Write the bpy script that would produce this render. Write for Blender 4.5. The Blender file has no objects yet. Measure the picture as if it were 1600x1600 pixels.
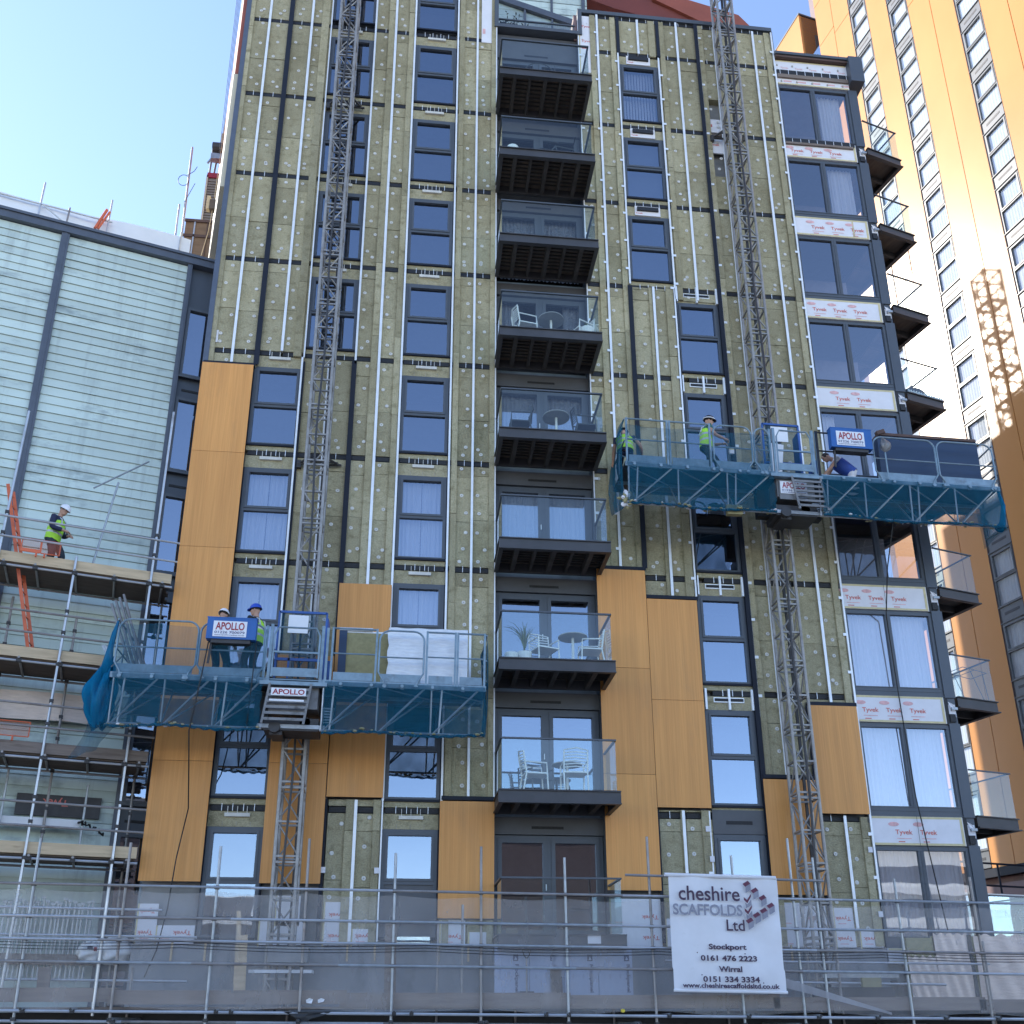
import bpy, math, random
from mathutils import Vector, Matrix, Quaternion
R = math.radians
random.seed(7)
SC = bpy.context.scene
COL = SC.collection
# ------------------------------------------------------------------ camera
cam_d = bpy.data.cameras.new('camera'); cam = bpy.data.objects.new('camera', cam_d); COL.objects.link(cam)
TH, RO, YA = 0.34956, -0.00278, 0.1071
fw = Vector((math.sin(YA)*math.cos(TH), math.cos(YA)*math.cos(TH), math.sin(TH)))
rt = Vector((math.cos(YA), -math.sin(YA), 0)); up = rt.cross(fw)
r2 = rt*math.cos(RO)+up*math.sin(RO); u2 = -rt*math.sin(RO)+up*math.cos(RO)
M = Matrix((r2, u2, -fw)).transposed().to_4x4(); M.translation = (0, -21.103, 1.6)
cam.matrix_world = M
cam_d.sensor_width = 36; cam_d.lens = 36*1545.85/1600; cam_d.shift_y = 222/1600
cam_d.clip_start = .1; cam_d.clip_end = 3000
SC.camera = cam
# ------------------------------------------------------------------ sky, sun, exposure
SAZ, SEL = R(-58), R(33)
sunv = Vector((math.sin(SAZ)*math.cos(SEL), math.cos(SAZ)*math.cos(SEL), math.sin(SEL)))
W = bpy.data.worlds.new('World'); SC.world = W; W.use_nodes = True
nt = W.node_tree; sk = nt.nodes.new('ShaderNodeTexSky'); sk.sky_type = 'NISHITA'; sk.sun_disc = False
sk.sun_elevation = SEL; sk.sun_rotation = SAZ; sk.air_density = 0.85; sk.dust_density = 0.08; sk.ozone_density = 2.6
tn = nt.nodes.new('ShaderNodeMix'); tn.data_type = 'RGBA'; tn.blend_type = 'MULTIPLY'; tn.inputs[0].default_value = 1; tn.inputs[7].default_value = (1.09, .985, .945, 1)
nt.links.new(sk.outputs[0], tn.inputs[6]); nt.links.new(tn.outputs[2], nt.nodes['Background'].inputs[0]); nt.nodes['Background'].inputs[1].default_value = 0.15
sd = bpy.data.lights.new('sun', 'SUN'); sd.energy = 2.05; sd.angle = R(.55); sd.color = (1, .93, .82)
so = bpy.data.objects.new('sun', sd); COL.objects.link(so); so.rotation_euler = sunv.to_track_quat('Z', 'Y').to_euler()
so.location = (-30, 30, 60)
vs = SC.view_settings; vs.view_transform = 'Standard'; vs.look = 'None'; vs.gamma = 1; vs.use_curve_mapping = False
vs.exposure = 1.66
SC.cycles.max_bounces = 8; SC.cycles.transparent_max_bounces = 24
# ------------------------------------------------------------------ mesh helper
class MB:
    def __init__(s): s.v = []; s.f = []; s.m = []
    def add(s, vs_, fs, m=0):
        b = len(s.v); s.v += [tuple(p) for p in vs_]; s.f += [[i+b for i in f] for f in fs]; s.m += [m]*len(fs); return s
    def box(s, x0, x1, y0, y1, z0, z1, m=0):
        return s.add([(x, y, z) for z in (z0, z1) for y in (y0, y1) for x in (x0, x1)],
                     [(0, 2, 3, 1), (4, 5, 7, 6), (0, 1, 5, 4), (2, 6, 7, 3), (0, 4, 6, 2), (1, 3, 7, 5)], m)
    def beam(s, p, q, w, h, m=0, upv=(0, 0, 1)):
        p = Vector(p); q = Vector(q); d = (q-p).normalized(); a = d.cross(Vector(upv))
        if a.length < 1e-4: a = d.cross(Vector((0, 1, 0)))
        a.normalize(); b = a.cross(d); a *= w/2; b *= h/2
        return s.add([p-a-b, p+a-b, p+a+b, p-a+b, q-a-b, q+a-b, q+a+b, q-a+b],
                     [(0, 1, 2, 3), (7, 6, 5, 4), (0, 4, 5, 1), (1, 5, 6, 2), (2, 6, 7, 3), (3, 7, 4, 0)], m)
    def path(s, pts, r, m=0, n=8, caps=True):
        P = [Vector(p) for p in pts]; k = len(P); rr = r if isinstance(r, (list, tuple)) else [r]*k
        a = None; vs_ = []
        for i in range(k):
            d = (P[min(i+1, k-1)]-P[max(i-1, 0)]).normalized()
            if a is None:
                a = d.cross(Vector((0, 0, 1)))
                if a.length < 1e-3: a = d.cross(Vector((1, 0, 0)))
            else: a = a-d*a.dot(d)
            a.normalize(); b = d.cross(a)
            vs_ += [P[i]+(a*math.cos(2*math.pi*j/n)+b*math.sin(2*math.pi*j/n))*rr[i] for j in range(n)]
        fs = [(i*n+j, i*n+(j+1) % n, (i+1)*n+(j+1) % n, (i+1)*n+j) for i in range(k-1) for j in range(n)]
        if caps: fs += [tuple(range(n-1, -1, -1)), tuple(range((k-1)*n, k*n))]
        return s.add(vs_, fs, m)
    def tube(s, p, q, r, m=0, n=8): return s.path([p, q], r, m, n)
    def pipe(s, p, q, r, m=0, n=10):           # open scaffold pipe end: a short dark bore
        s.path([p, q], r, m, n); return s
    def quad(s, a, b, c, d, m=0): return s.add([a, b, c, d], [(0, 1, 2, 3)], m)
    def prism(s, pts, y0, y1, m=0):            # polygon in x,z pushed along y
        n = len(pts); return s.add([(x, y0, z) for x, z in pts]+[(x, y1, z) for x, z in pts],
            [tuple(range(n)), tuple(range(2*n-1, n-1, -1))]+[(i, i+n, (i+1) % n+n, (i+1) % n) for i in range(n)], m)
    def slab(s, pts, z0, z1, m=0):             # polygon in x,y pushed along z
        n = len(pts); return s.add([(x, y, z0) for x, y in pts]+[(x, y, z1) for x, y in pts],
            [tuple(range(n-1, -1, -1)), tuple(range(n, 2*n))]+[(i, (i+1) % n, (i+1) % n+n, i+n) for i in range(n)], m)
    def disc(s, c, r, t, m=0, n=10, m2=None):  # washer facing -y
        x, y, z = c; V = [(x+r*math.cos(2*math.pi*i/n), y, z+r*math.sin(2*math.pi*i/n)) for i in range(n)]
        F = [(x+r*.85*math.cos(2*math.pi*i/n), y-t, z+r*.85*math.sin(2*math.pi*i/n)) for i in range(n)]
        s.add(V+F, [(i, i+n, (i+1) % n+n, (i+1) % n)[::-1] for i in range(n)]+[tuple(range(n, 2*n))], m)
        if m2 is not None:
            s.add([(x+r*.33*math.cos(2*math.pi*i/6), y-t-.002, z+r*.33*math.sin(2*math.pi*i/6)) for i in range(6)], [tuple(range(6))], m2)
        return s
    def ell(s, c, rad, m=0, nu=14, nv=9, mat=None, v0=0., v1=1.):
        c = Vector(c); vs_ = []
        for i in range(nv+1):
            ph = math.pi*(v0+(v1-v0)*i/nv)
            for j in range(nu):
                t = 2*math.pi*j/nu; p = Vector((rad[0]*math.sin(ph)*math.cos(t), rad[1]*math.sin(ph)*math.sin(t), rad[2]*math.cos(ph)))
                vs_.append(c+(mat @ p if mat else p))
        return s.add(vs_, [(i*nu+j, (i+1)*nu+j, (i+1)*nu+(j+1) % nu, i*nu+(j+1) % nu) for i in range(nv) for j in range(nu)], m)
    def grid(s, nu, nv, fn, m=0):
        vs_ = [fn(i/nu, j/nv) for j in range(nv+1) for i in range(nu+1)]
        return s.add(vs_, [(j*(nu+1)+i, j*(nu+1)+i+1, (j+1)*(nu+1)+i+1, (j+1)*(nu+1)+i) for j in range(nv) for i in range(nu)], m)
    def loft(s, rings, m=0, caps=True, ms=None):
        n = len(rings[0]); k = len(rings); b = len(s.v)
        s.v += [tuple(p) for r_ in rings for p in r_]
        for i in range(k-1):
            for j in range(n):
                s.f.append([b+i*n+j, b+i*n+(j+1) % n, b+(i+1)*n+(j+1) % n, b+(i+1)*n+j]); s.m.append(ms[i] if ms else m)
        if caps:
            s.f.append([b+j for j in range(n-1, -1, -1)]); s.m.append(ms[0] if ms else m)
            s.f.append([b+(k-1)*n+j for j in range(n)]); s.m.append(ms[-1] if ms else m)
        return s
    def text(s, body, o, ux, uz, w, h, m=0, bold=0.0, shear=0):
        # lettering fitted in a w x h box whose lower left corner is o
        vv, ff = glyphs(body, bold); x0 = min(p[0] for p in vv); x1 = max(p[0] for p in vv); y0 = min(p[1] for p in vv); y1 = max(p[1] for p in vv)
        o = Vector(o); ux = Vector(ux).normalized(); uz = Vector(uz).normalized()
        return s.add([o+ux*((p[0]-x0)/(x1-x0)*w)+uz*((p[1]-y0)/(y1-y0)*h) for p in vv], ff, m)
    def build(s, name, mats, parent=None, smooth=False, loc=None):
        me = bpy.data.meshes.new(name); me.from_pydata(s.v, [], s.f)
        for mt in (mats if isinstance(mats, (list, tuple)) else [mats]): me.materials.append(mt)
        me.polygons.foreach_set('material_index', s.m)
        if smooth: me.polygons.foreach_set('use_smooth', [True]*len(s.f))
        me.update()
        o = bpy.data.objects.new(name, me); COL.objects.link(o)
        if parent: o.parent = parent
        if loc: o.location = loc
        return o
_gl = {}
def glyphs(body, bold):
    k = (body, bold)
    if k not in _gl:
        cu = bpy.data.curves.new('lettering', 'FONT'); cu.body = body; cu.size = 1; cu.offset = bold; cu.resolution_u = 3
        ob = bpy.data.objects.new('lettering', cu); COL.objects.link(ob)
        bpy.context.view_layer.update()
        me = ob.evaluated_get(bpy.context.evaluated_depsgraph_get()).to_mesh()
        _gl[k] = ([tuple(v.co) for v in me.vertices], [list(p.vertices) for p in me.polygons])
        bpy.data.objects.remove(ob); bpy.data.curves.remove(cu)
    return _gl[k]
def tag(o, label=None, cat=None, group=None, kind=None):
    if label: o['label'] = label
    if cat: o['category'] = cat
    if group: o['group'] = group
    if kind: o['kind'] = kind
    return o
def thing(name, label, cat, loc=(0, 0, 0), rz=0, group=None, ry=0):
    o = bpy.data.objects.new(name, None); COL.objects.link(o); o.location = loc; o.rotation_euler = (0, ry, rz); o.empty_display_size = .2
    return tag(o, label, cat, group)
KIDS = {}
def dup(root, loc, rz, label=None):
    r = root.copy(); COL.objects.link(r); r.location = loc; r.rotation_euler = (root.rotation_euler[0], root.rotation_euler[1], rz)
    if label: r['label'] = label
    dupkids(root, r); return r
def dupkids(a, b):
    for ch in list(a.children):
        c = ch.copy(); COL.objects.link(c); c.parent = b
        dupkids(ch, c)
# ------------------------------------------------------------------ materials
MT = {}
def newmat(name):
    m = bpy.data.materials.new(name); m.use_nodes = True; MT[name] = m
    return m, m.node_tree, m.node_tree.nodes['Principled BSDF']
def lnk(n, a, b): n.links.new(a, b)
def ramp(n, fac, stops):
    r = n.nodes.new('ShaderNodeValToRGB'); e = r.color_ramp.elements
    while len(e) < len(stops): e.new(.5)
    for el, (p, c) in zip(e, stops): el.position = p; el.color = (*c, 1) if len(c) == 3 else c
    lnk(n, fac, r.inputs[0]); return r.outputs[0]
def noise(n, scale, stretch=(1, 1, 1), detail=5, rough=.6, off=(0, 0, 0)):
    tc = n.nodes.new('ShaderNodeTexCoord'); mp = n.nodes.new('ShaderNodeMapping'); mp.inputs['Scale'].default_value = stretch; mp.inputs['Location'].default_value = off
    lnk(n, tc.outputs['Object'], mp.inputs[0]); t = n.nodes.new('ShaderNodeTexNoise'); t.inputs['Scale'].default_value = scale
    t.inputs['Detail'].default_value = detail; t.inputs['Roughness'].default_value = rough; lnk(n, mp.outputs[0], t.inputs[0]); return t.outputs['Fac']
def mixc(n, fac, a, b, mode='MIX'):
    m = n.nodes.new('ShaderNodeMix'); m.data_type = 'RGBA'; m.blend_type = mode
    for sock, v in ((m.inputs[0], fac), (m.inputs[6], a), (m.inputs[7], b)):
        if hasattr(v, 'is_linked'): lnk(n, v, sock)
        elif isinstance(v, (int, float)): sock.default_value = v
        else: sock.default_value = (*v, 1)
    return m.outputs[2]
def bump(n, bs, h, strength=.3, dist=.02):
    b = n.nodes.new('ShaderNodeBump'); b.inputs['Strength'].default_value = strength; b.inputs['Distance'].default_value = dist
    lnk(n, h, b.inputs['Height']); lnk(n, b.outputs[0], bs.inputs['Normal'])
def plain(name, col, rough=.6, metal=0., var=.12, scale=4., stretch=(1, 1, 1), spec=.5, dirt=None, bmp=0.):
    m, n, b = newmat(name)
    f = noise(n, scale, stretch); c = mixc(n, 1, ramp(n, f, [(.3, (1-var,)*3), (.7, (1+var,)*3)]), col, 'MULTIPLY')
    if dirt: c = mixc(n, ramp(n, noise(n, dirt[1], dirt[2], 6, .65, (3, 1, 2)), [(dirt[3], (0,)*3), (dirt[3]+.2, (1,)*3)]), c, dirt[0])
    lnk(n, c, b.inputs['Base Color']); b.inputs['Roughness'].default_value = rough; b.inputs['Metallic'].default_value = metal
    b.inputs['Specular IOR Level'].default_value = spec
    if bmp: bump(n, b, f, bmp)
    return m
def island(n, lo, hi):
    g_ = n.nodes.new('ShaderNodeNewGeometry'); mr = n.nodes.new('ShaderNodeMapRange'); mr.inputs['To Min'].default_value = lo; mr.inputs['To Max'].default_value = hi
    lnk(n, g_.outputs['Random Per Island'], mr.inputs[0]); return mr.outputs[0]
def objrand(n, lo, hi):
    g_ = n.nodes.new('ShaderNodeObjectInfo'); mr = n.nodes.new('ShaderNodeMapRange'); mr.inputs['To Min'].default_value = lo; mr.inputs['To Max'].default_value = hi
    lnk(n, g_.outputs['Random'], mr.inputs[0]); return mr.outputs[0]
def rockwool():
    m, n, b = newmat('rock_wool')
    f1 = noise(n, 1.1, (1, 1, .55), 6, .6); f2 = noise(n, 26, (1, 1, 1.9), 4, .7); f3 = noise(n, 4.5, (1, 1, 1.3), 5, .62, (5, 2, 1))
    c = ramp(n, f1, [(.22, (.30, .262, .165)), (.5, (.43, .386, .258)), (.8, (.52, .48, .34))])
    c = mixc(n, .7, c, ramp(n, f2, [(.3, (.6, .6, .58)), (.7, (1.3, 1.29, 1.25))]), 'MULTIPLY')
    c = mixc(n, 1, c, island(n, .80, 1.14), 'MULTIPLY')
    c = mixc(n, ramp(n, f3, [(.52, (0, 0, 0)), (.75, (.7, .7, .7))]), c, (.15, .135, .07))
    lnk(n, c, b.inputs['Base Color']); b.inputs['Roughness'].default_value = .95; b.inputs['Specular IOR Level'].default_value = .1
    bump(n, b, f2, .8, .03); return m
def woodpanel():
    m, n, b = newmat('orange_panel')
    f1 = noise(n, 1.0, (30, 30, .5), 5, .65); f2 = noise(n, 1.0, (6, 6, .25), 3, .5, (2, 0, 0)); f3 = noise(n, .5, (1, 1, 1), 2)
    c = ramp(n, f1, [(.3, (.62, .272, .072)), (.7, (.73, .35, .105))])
    c = mixc(n, .6, c, ramp(n, f2, [(.3, (.86, .84, .8)), (.7, (1.1, 1.1, 1.1))]), 'MULTIPLY')
    c = mixc(n, 1, c, objrand(n, .94, 1.10), 'MULTIPLY'); c = mixc(n, ramp(n, noise(n, 1.7, (1, 1, .3), 6, .7, (4, 4, 1)), [(.55, (0, 0, 0)), (.8, (.28, .28, .28))]), c, (.34, .20, .10))
    lnk(n, c, b.inputs['Base Color']); b.inputs['Roughness'].default_value = .45; b.inputs['Specular IOR Level'].default_value = .4
    bump(n, b, noise(n, .9, (1, 1, .5), 2), .08, .05); return m
def towerpanel():
    m, n, b = newmat('tower_panel')
    f = noise(n, .35, (1, 1, .6), 4, .5)
    lnk(n, mixc(n, 1, ramp(n, f, [(.3, (.58, .262, .08)), (.7, (.64, .30, .098))]), island(n, .93, 1.07), 'MULTIPLY'), b.inputs['Base Color'])
    b.inputs['Roughness'].default_value = .26; b.inputs['Specular IOR Level'].default_value = .24
    bump(n, b, noise(n, 1.3, (1, 1, 1), 3), .06, .02); return m
def glass(name, refl, tint, rcol=(1, 1, 1), wav=.05, rough=0., wsc=.7):
    m, n, b = newmat(name); n.nodes.remove(b); out = n.nodes['Material Output']
    tr = n.nodes.new('ShaderNodeBsdfTransparent'); tr.inputs[0].default_value = (*tint, 1)
    gl = n.nodes.new('ShaderNodeBsdfAnisotropic'); gl.inputs['Color'].default_value = (*rcol, 1); gl.inputs['Roughness'].default_value = rough
    bp = n.nodes.new('ShaderNodeBump'); bp.inputs['Strength'].default_value = wav; bp.inputs['Distance'].default_value = .03; lnk(n, noise(n, wsc, (1, 1, 1), 2), bp.inputs['Height']); lnk(n, bp.outputs[0], gl.inputs['Normal'])
    lw = n.nodes.new('ShaderNodeLayerWeight'); lw.inputs[0].default_value = .5; fr = n.nodes.new('ShaderNodeMath'); fr.operation = 'POWER'; lnk(n, lw.outputs['Facing'], fr.inputs[0]); fr.inputs[1].default_value = 4.5
    mr = n.nodes.new('ShaderNodeMapRange'); mr.inputs['To Min'].default_value = refl; lnk(n, fr.outputs[0], mr.inputs[0])
    mx = n.nodes.new('ShaderNodeMixShader'); lnk(n, mr.outputs[0], mx.inputs[0]); lnk(n, tr.outputs[0], mx.inputs[1]); lnk(n, gl.outputs[0], mx.inputs[2]); lnk(n, mx.outputs[0], out.inputs[0]); return m
def netmat(name, col, alpha, trans=.35, scale=2.2, mesh=0):
    m, n, b = newmat(name); n.nodes.remove(b); out = n.nodes['Material Output']
    tr = n.nodes.new('ShaderNodeBsdfTransparent'); di = n.nodes.new('ShaderNodeBsdfDiffuse'); tl = n.nodes.new('ShaderNodeBsdfTranslucent')
    di.inputs[0].default_value = (*col, 1); tl.inputs[0].default_value = (*col, 1)
    m1 = n.nodes.new('ShaderNodeMixShader'); m1.inputs[0].default_value = trans; lnk(n, di.outputs[0], m1.inputs[1]); lnk(n, tl.outputs[0], m1.inputs[2])
    f = ramp(n, noise(n, scale, (1, 1, .4), 5, .65), [(.25, (alpha*.6,)*3), (.75, (min(1, alpha*1.4),)*3)])
    mx = n.nodes.new('ShaderNodeMixShader'); lnk(n, f, mx.inputs[0]); lnk(n, tr.outputs[0], mx.inputs[1]); lnk(n, m1.outputs[0], mx.inputs[2]); lnk(n, mx.outputs[0], out.inputs[0]); return m
rockwool(); woodpanel(); towerpanel()
plain('frame_grey', (.078, .09, .108), .42, 0, .06)
plain('pilaster_grey', (.07, .083, .103), .4, 0, .08, .8)
plain('spandrel_grey', (.085, .088, .096), .45, 0, .08)
plain('edge_trim', (.10, .12, .16), .4, .2, .1)
plain('aluminium', (.84, .86, .88), .42, .25, .08, 3)
plain('galvanised', (.36, .38, .40), .42, .55, .18, 7)
plain('old_tube', (.30, .28, .27), .5, .5, .2, 3, (1, 1, 1), .5, ((.10, .045, .03), 1.6, (1, 1, 1), .56))
plain('bright_tube', (.50, .51, .53), .36, .6, .15, 3, (1, 1, 1), .5, ((.13, .07, .05), 1.1, (1, 1, 1), .62))
plain('mast_steel', (.31, .295, .28), .5, .45, .2, 6, (1, 1, 1), .5, ((.12, .08, .05), 3, (1, 1, 1), .6))
plain('mast_dark', (.05, .048, .05), .5, .3, .2, 6)
plain('black_foil', (.012, .012, .014), .55, 0, .3, 30, (1, 1, 1), .5, None, .6)
plain('black_rail', (.018, .022, .034), .55, 0, .1, 4, (1, 1, 1), .2)
plain('fixing_grey', (.64, .63, .60), .6, 0, .15, 2)
plain('fixing_dark', (.36, .34, .30), .7)
plain('tape', (.62, .53, .30), .6, 0, .12, 6)
plain('membrane', (.74, .73, .76), .55, 0, .05, 3, (1, 1, 1), .3, None, .15)
plain('print_red', (.62, .16, .13), .6, 0, .2, 9)
plain('print_pale', (.72, .42, .42), .6, 0, .2, 12)
plain('concrete', (.28, .28, .28), .85, 0, .15, 2, (1, 1, 1), .3, ((.17, .165, .16), .8, (1, 1, 1), .55))
plain('plinth_grey', (.27, .275, .285), .8, 0, .1, 1.4, (1, 1, 1), .3, ((.12, .12, .13), 1.1, (1, 1, .5), .55))
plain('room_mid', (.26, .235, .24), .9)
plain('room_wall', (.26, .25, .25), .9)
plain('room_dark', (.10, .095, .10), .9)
plain('curtain', (.72, .73, .76), .9, 0, .08, 6, (3, 3, .2))
plain('blind', (.60, .60, .60), .8, 0, .05)
plain('balcony_steel', (.062, .062, .068), .5, .2, .15, 2)
plain('balcony_soffit', (.06, .054, .05), .8, 0, .3, 3)
plain('soffit_board', (.15, .115, .09), .8, 0, .3, 6, (1, .3, 1))
plain('timber_new', (.56, .43, .28), .8, 0, .15, 2.2, (.6, .6, 6), .2, ((.25, .17, .10), 2.5, (.7, 1, 5), .62))
plain('timber_old', (.215, .175, .15), .85, 0, .18, 2.2, (.6, .6, 7), .2, ((.11, .085, .07), 2.2, (.5, 1, 4), .55))
plain('timber_dark', (.12, .09, .07), .85, 0, .2, 2, (1, 6, 1))
plain('louvre_glass', (.55, .645, .595), .32, 0, .08, .7, (1, 1, 1), .5, ((.25, .30, .30), 1.5, (.6, 1, 1.3), .56))
plain('louvre_gap', (.05, .075, .085), .6)
plain('mullion_grey', (.085, .10, .13), .4)
plain('net_post_blue', (.12, .26, .42), .45, .1, .2, 5, (1, 1, 1), .5, ((.22, .25, .28), 4, (1, 1, 1), .55))
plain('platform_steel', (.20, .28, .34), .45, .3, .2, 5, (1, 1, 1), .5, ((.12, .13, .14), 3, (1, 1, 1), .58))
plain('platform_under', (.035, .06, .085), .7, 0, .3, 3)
plain('blue_paint', (.02, .11, .36), .4, 0, .1)
plain('blue_cage', (.03, .10, .33), .45, 0, .15)
plain('sign_white', (.76, .77, .80), .45, 0, .04)
plain('apollo_red', (.32, .018, .035), .5, 0, .05)
plain('apollo_navy', (.05, .05, .16), .5)
plain('drive_grey', (.19, .19, .195), .5, .2, .2, 3, (1, 1, 1), .5, ((.06, .055, .05), 4, (1, 1, 1), .55))
plain('foil_silver', (.66, .68, .71), .4, .4, .10, 5, (1, 1, 5), .5, ((.45, .46, .48), 3, (1, 1, 6), .6), .5)
plain('foil_peach', (.66, .54, .47), .42, .25, .10, 4, (1, 1, 5), .5, ((.45, .36, .30), 2.6, (1, 1, 4), .62), .5)
plain('navy_board', (.012, .035, .085), .5, 0, .15, 2, (.4, 1, 5))
plain('brown_edge', (.10, .06, .05), .8)
plain('tan_board', (.30, .27, .14), .9, 0, .15, 12)
plain('banner_cloth', (.74, .73, .75), .6, 0, .06, 1.6, (1, 1, 1), .3, ((.55, .53, .50), 2.3, (1, 1, 1), .66))
plain('banner_plum', (.13, .03, .06), .6)
plain('banner_dark', (.06, .03, .06), .6)
plain('banner_lilac', (.26, .26, .31), .6)
plain('blueish_board', (.36, .42, .56), .6, 0, .06, 2)
plain('print_navy', (.05, .06, .13), .6)
plain('orange_plastic', (.62, .13, .05), .45, 0, .1)
plain('hoist_yellow', (.70, .55, .05), .5)
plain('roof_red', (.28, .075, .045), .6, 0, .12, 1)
plain('roof_red_shaded', (.17, .04, .03), .7, 0, .12, 1)  # roof red darkened to carry the shade of the soffit
plain('cream_wall', (.55, .50, .38), .7, 0, .06, 1)
plain('tan_ribbed', (.22, .20, .17), .7, 0, .08)
plain('brown_hoarding', (.20, .125, .075), .8, 0, .15, 1.5, (1, 1, 6))
plain('window_white', (.62, .60, .55), .5)
plain('white_plastic', (.80, .80, .80), .45)
plain('chair_dark', (.05, .055, .06), .5)
plain('table_grey', (.34, .33, .32), .4)
plain('leaf', (.10, .13, .05), .6, 0, .3, 8)
plain('leaf_dark', (.018, .022, .014), .7, 0, .3, 8)
plain('white_sheet', (.80, .82, .85), .5, 0, .05, 1.5, (1, 1, 1), .4, None, .3)
plain('mauve_wall', (.20, .13, .13), .6, 0, .08, 1)
plain('asphalt', (.11, .108, .105), .9, 0, .2, 2)
plain('paving', (.50, .465, .41), .85, 0, .15, 3)
plain('render_white', (.72, .70, .66), .8, 0, .05, .5)
plain('brick_red', (.075, .052, .05), .85, 0, .2, 6)
plain('skin', (.47, .27, .19), .55, 0, .06, 9)
plain('hair', (.03, .02, .015), .7)
plain('hi_vis', (.42, .80, .05), .6, 0, .06, 6)
plain('reflective', (.55, .56, .56), .4, .2)
plain('cloth_navy', (.022, .028, .07), .85, 0, .15, 9)
plain('cloth_black', (.014, .015, .018), .85, 0, .2, 9)
plain('cloth_charcoal', (.025, .035, .045), .85, 0, .2, 9)
plain('cloth_green', (.03, .12, .10), .85, 0, .1, 9)
plain('cloth_white', (.7, .7, .74), .8)
plain('vest_blue', (.035, .09, .40), .7, 0, .12, 9)
plain('helmet_white', (.80, .80, .84), .3, 0, .02)
plain('helmet_blue', (.02, .07, .45), .3, 0, .02)
plain('helmet_black', (.012, .012, .02), .3)
plain('rubber_black', (.012, .012, .013), .6)
plain('boot_brown', (.05, .035, .025), .7)
plain('black_sheet', (.012, .013, .016), .45, 0, .3, 4, (1, 1, 1), .5, None, .4)
plain('lit_interior', (.55, .45, .28), .7)
glass('pane_glass', .40, (.66, .68, .72), (.63, .72, .86), .08)
glass('bay_glass', .30, (.74, .74, .76), (.84, .88, .96), .08)
glass('rail_glass', .08, (.84, .92, .90), (.9, .95, 1.0), .03)
glass('tower_glass', .10, (.82, .85, .87), (.95, .97, 1.0), .05)
glass('louvre_pane', .35, (.45, .60, .70), (.8, .9, 1.0), .1)
netmat('blue_net', (.018, .13, .21), .46, .35)
netmat('blue_net_light', (.03, .17, .28), .30)
netmat('blue_net_thick', (.012, .20, .38), .90, .3)
netmat('blue_net_dense', (.018, .12, .20), .72, .3)
plain('tower_frame', (.13, .135, .14), .38, 0, .08, 4, (1, 1, 1), .5)
netmat('grey_net', (.86, .83, .82), .25, .4, 1.6)
netmat('grey_net_fold', (.52, .51, .53), .62, .35, 1.3)
netmat('mesh_orange', (.62, .15, .08), .42)
mm = MT['louvre_glass']; n_ = mm.node_tree; b_ = n_.nodes['Principled BSDF']; src = b_.inputs['Base Color'].links[0].from_socket
cc = mixc(n_, 1, src, island(n_, .86, 1.1), 'MULTIPLY'); cc = mixc(n_, ramp(n_, noise(n_, 1.0, (2.2, 2.2, .16), 6, .7, (7, 3, 2)), [(.52, (0, 0, 0)), (.82, (.75, .75, .75))]), cc, (.22, .25, .24))
lnk(n_, cc, b_.inputs['Base Color']); bump(n_, b_, noise(n_, 2.0, (1, 1, 1), 3), .1, .03)
m_ = lambda *a: [MT[x] for x in a]
# ================================================================== setting
g = MB().box(-400, 400, -400, 400, -.3, 0).build('ground', m_('paving')); tag(g, kind='structure')
g = MB().box(-400, 400, -46, -9, .002, .006).build('road', m_('asphalt')); tag(g, kind='structure')
ZB = lambda i: 28.5-2.85*i                                   # floor band under storey i
# ================================================================== main block
AB = thing('apartment_building', 'tower block mid recladding, yellow-green rock wool and orange boards, black balconies up the middle', 'building')
def on(name, mb, mats, parent=AB, smooth=False): return mb.build(name, m_(*mats) if not isinstance(mats, str) else m_(mats), parent, smooth)
XL, XR = -5.33, 12.82
EW = (-.28, .96)
# body behind the rooms, with its rear bays
b = MB()
b.slab([(XL, 1.75), (12.35, 1.75), (6.9, 21.6), (-11.3, 21.6)], 0, 29.0)
b.slab([(XL+.6, 2.6), (1.8, 2.6), (1.8, 17), (-6, 17)], 29, 30.4)
on('core_wall', b, 'concrete')
b = MB().slab([(XL, .22), (XL+.3, .22), (XL-.14, 1.75), (XL-.44, 1.75)], 0, 31.5)
b.slab([(XL-.44, 1.75), (XL-.14, 1.75), (XL-2.94, 11.75), (XL-3.24, 11.75)], 0, 22.5)
on('end_wall', b, 'edge_trim')
b = MB().slab([(XL-.15, .03), (XL+.1, .03), (XL-2.94, 11.75), (XL-3.36, 11.75)], 26.35, 35); on('end_wall_cladding', b, 'roof_red')
b = MB().slab([(XL-.17, .03), (XL+.1, .03), (XL-2.94, 11.75), (XL-3.42, 11.75)], 22.3, 26.34); on('end_wall_cladding', b, 'cream_wall')
# ---- columns: (x0, x1, z0, z1) of insulated wall; openings are what is left between them
CELL = []
def col(x0, x1, z0, z1): CELL.append((x0, x1, z0, z1))
TOPL, TOPR = 31.6, 29.93
for x0, x1 in ((-5.27, -4.67), (-4.67, -4.07)): col(x0, x1, 16.66, TOPL)
for x0, x1 in ((-4.07, -3.48), (-3.48, -2.93)): col(x0, x1, 17.02, TOPL)
col(-2.93, -2.30, 7.3, 17.02); col(-2.30, -1.68, 7.3, 17.02)
for x0, x1 in ((-1.66, -1.07), (-1.07, -.51)): col(x0, x1, 10.9, TOPL); col(x0, x1, 2.95, 5.92)
for x0, x1 in ((.73, 1.31), (1.31, 1.87)): col(x0, x1, 5.95, TOPL); col(x0, x1, 2.95, 3.45)
col(4.30, 4.875, 11.6, TOPR); col(4.875, 5.475, 11.6, TOPR)
col(5.49, 6.10, 28.45, TOPR); col(6.10, 6.70, 28.45, TOPR)
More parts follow.
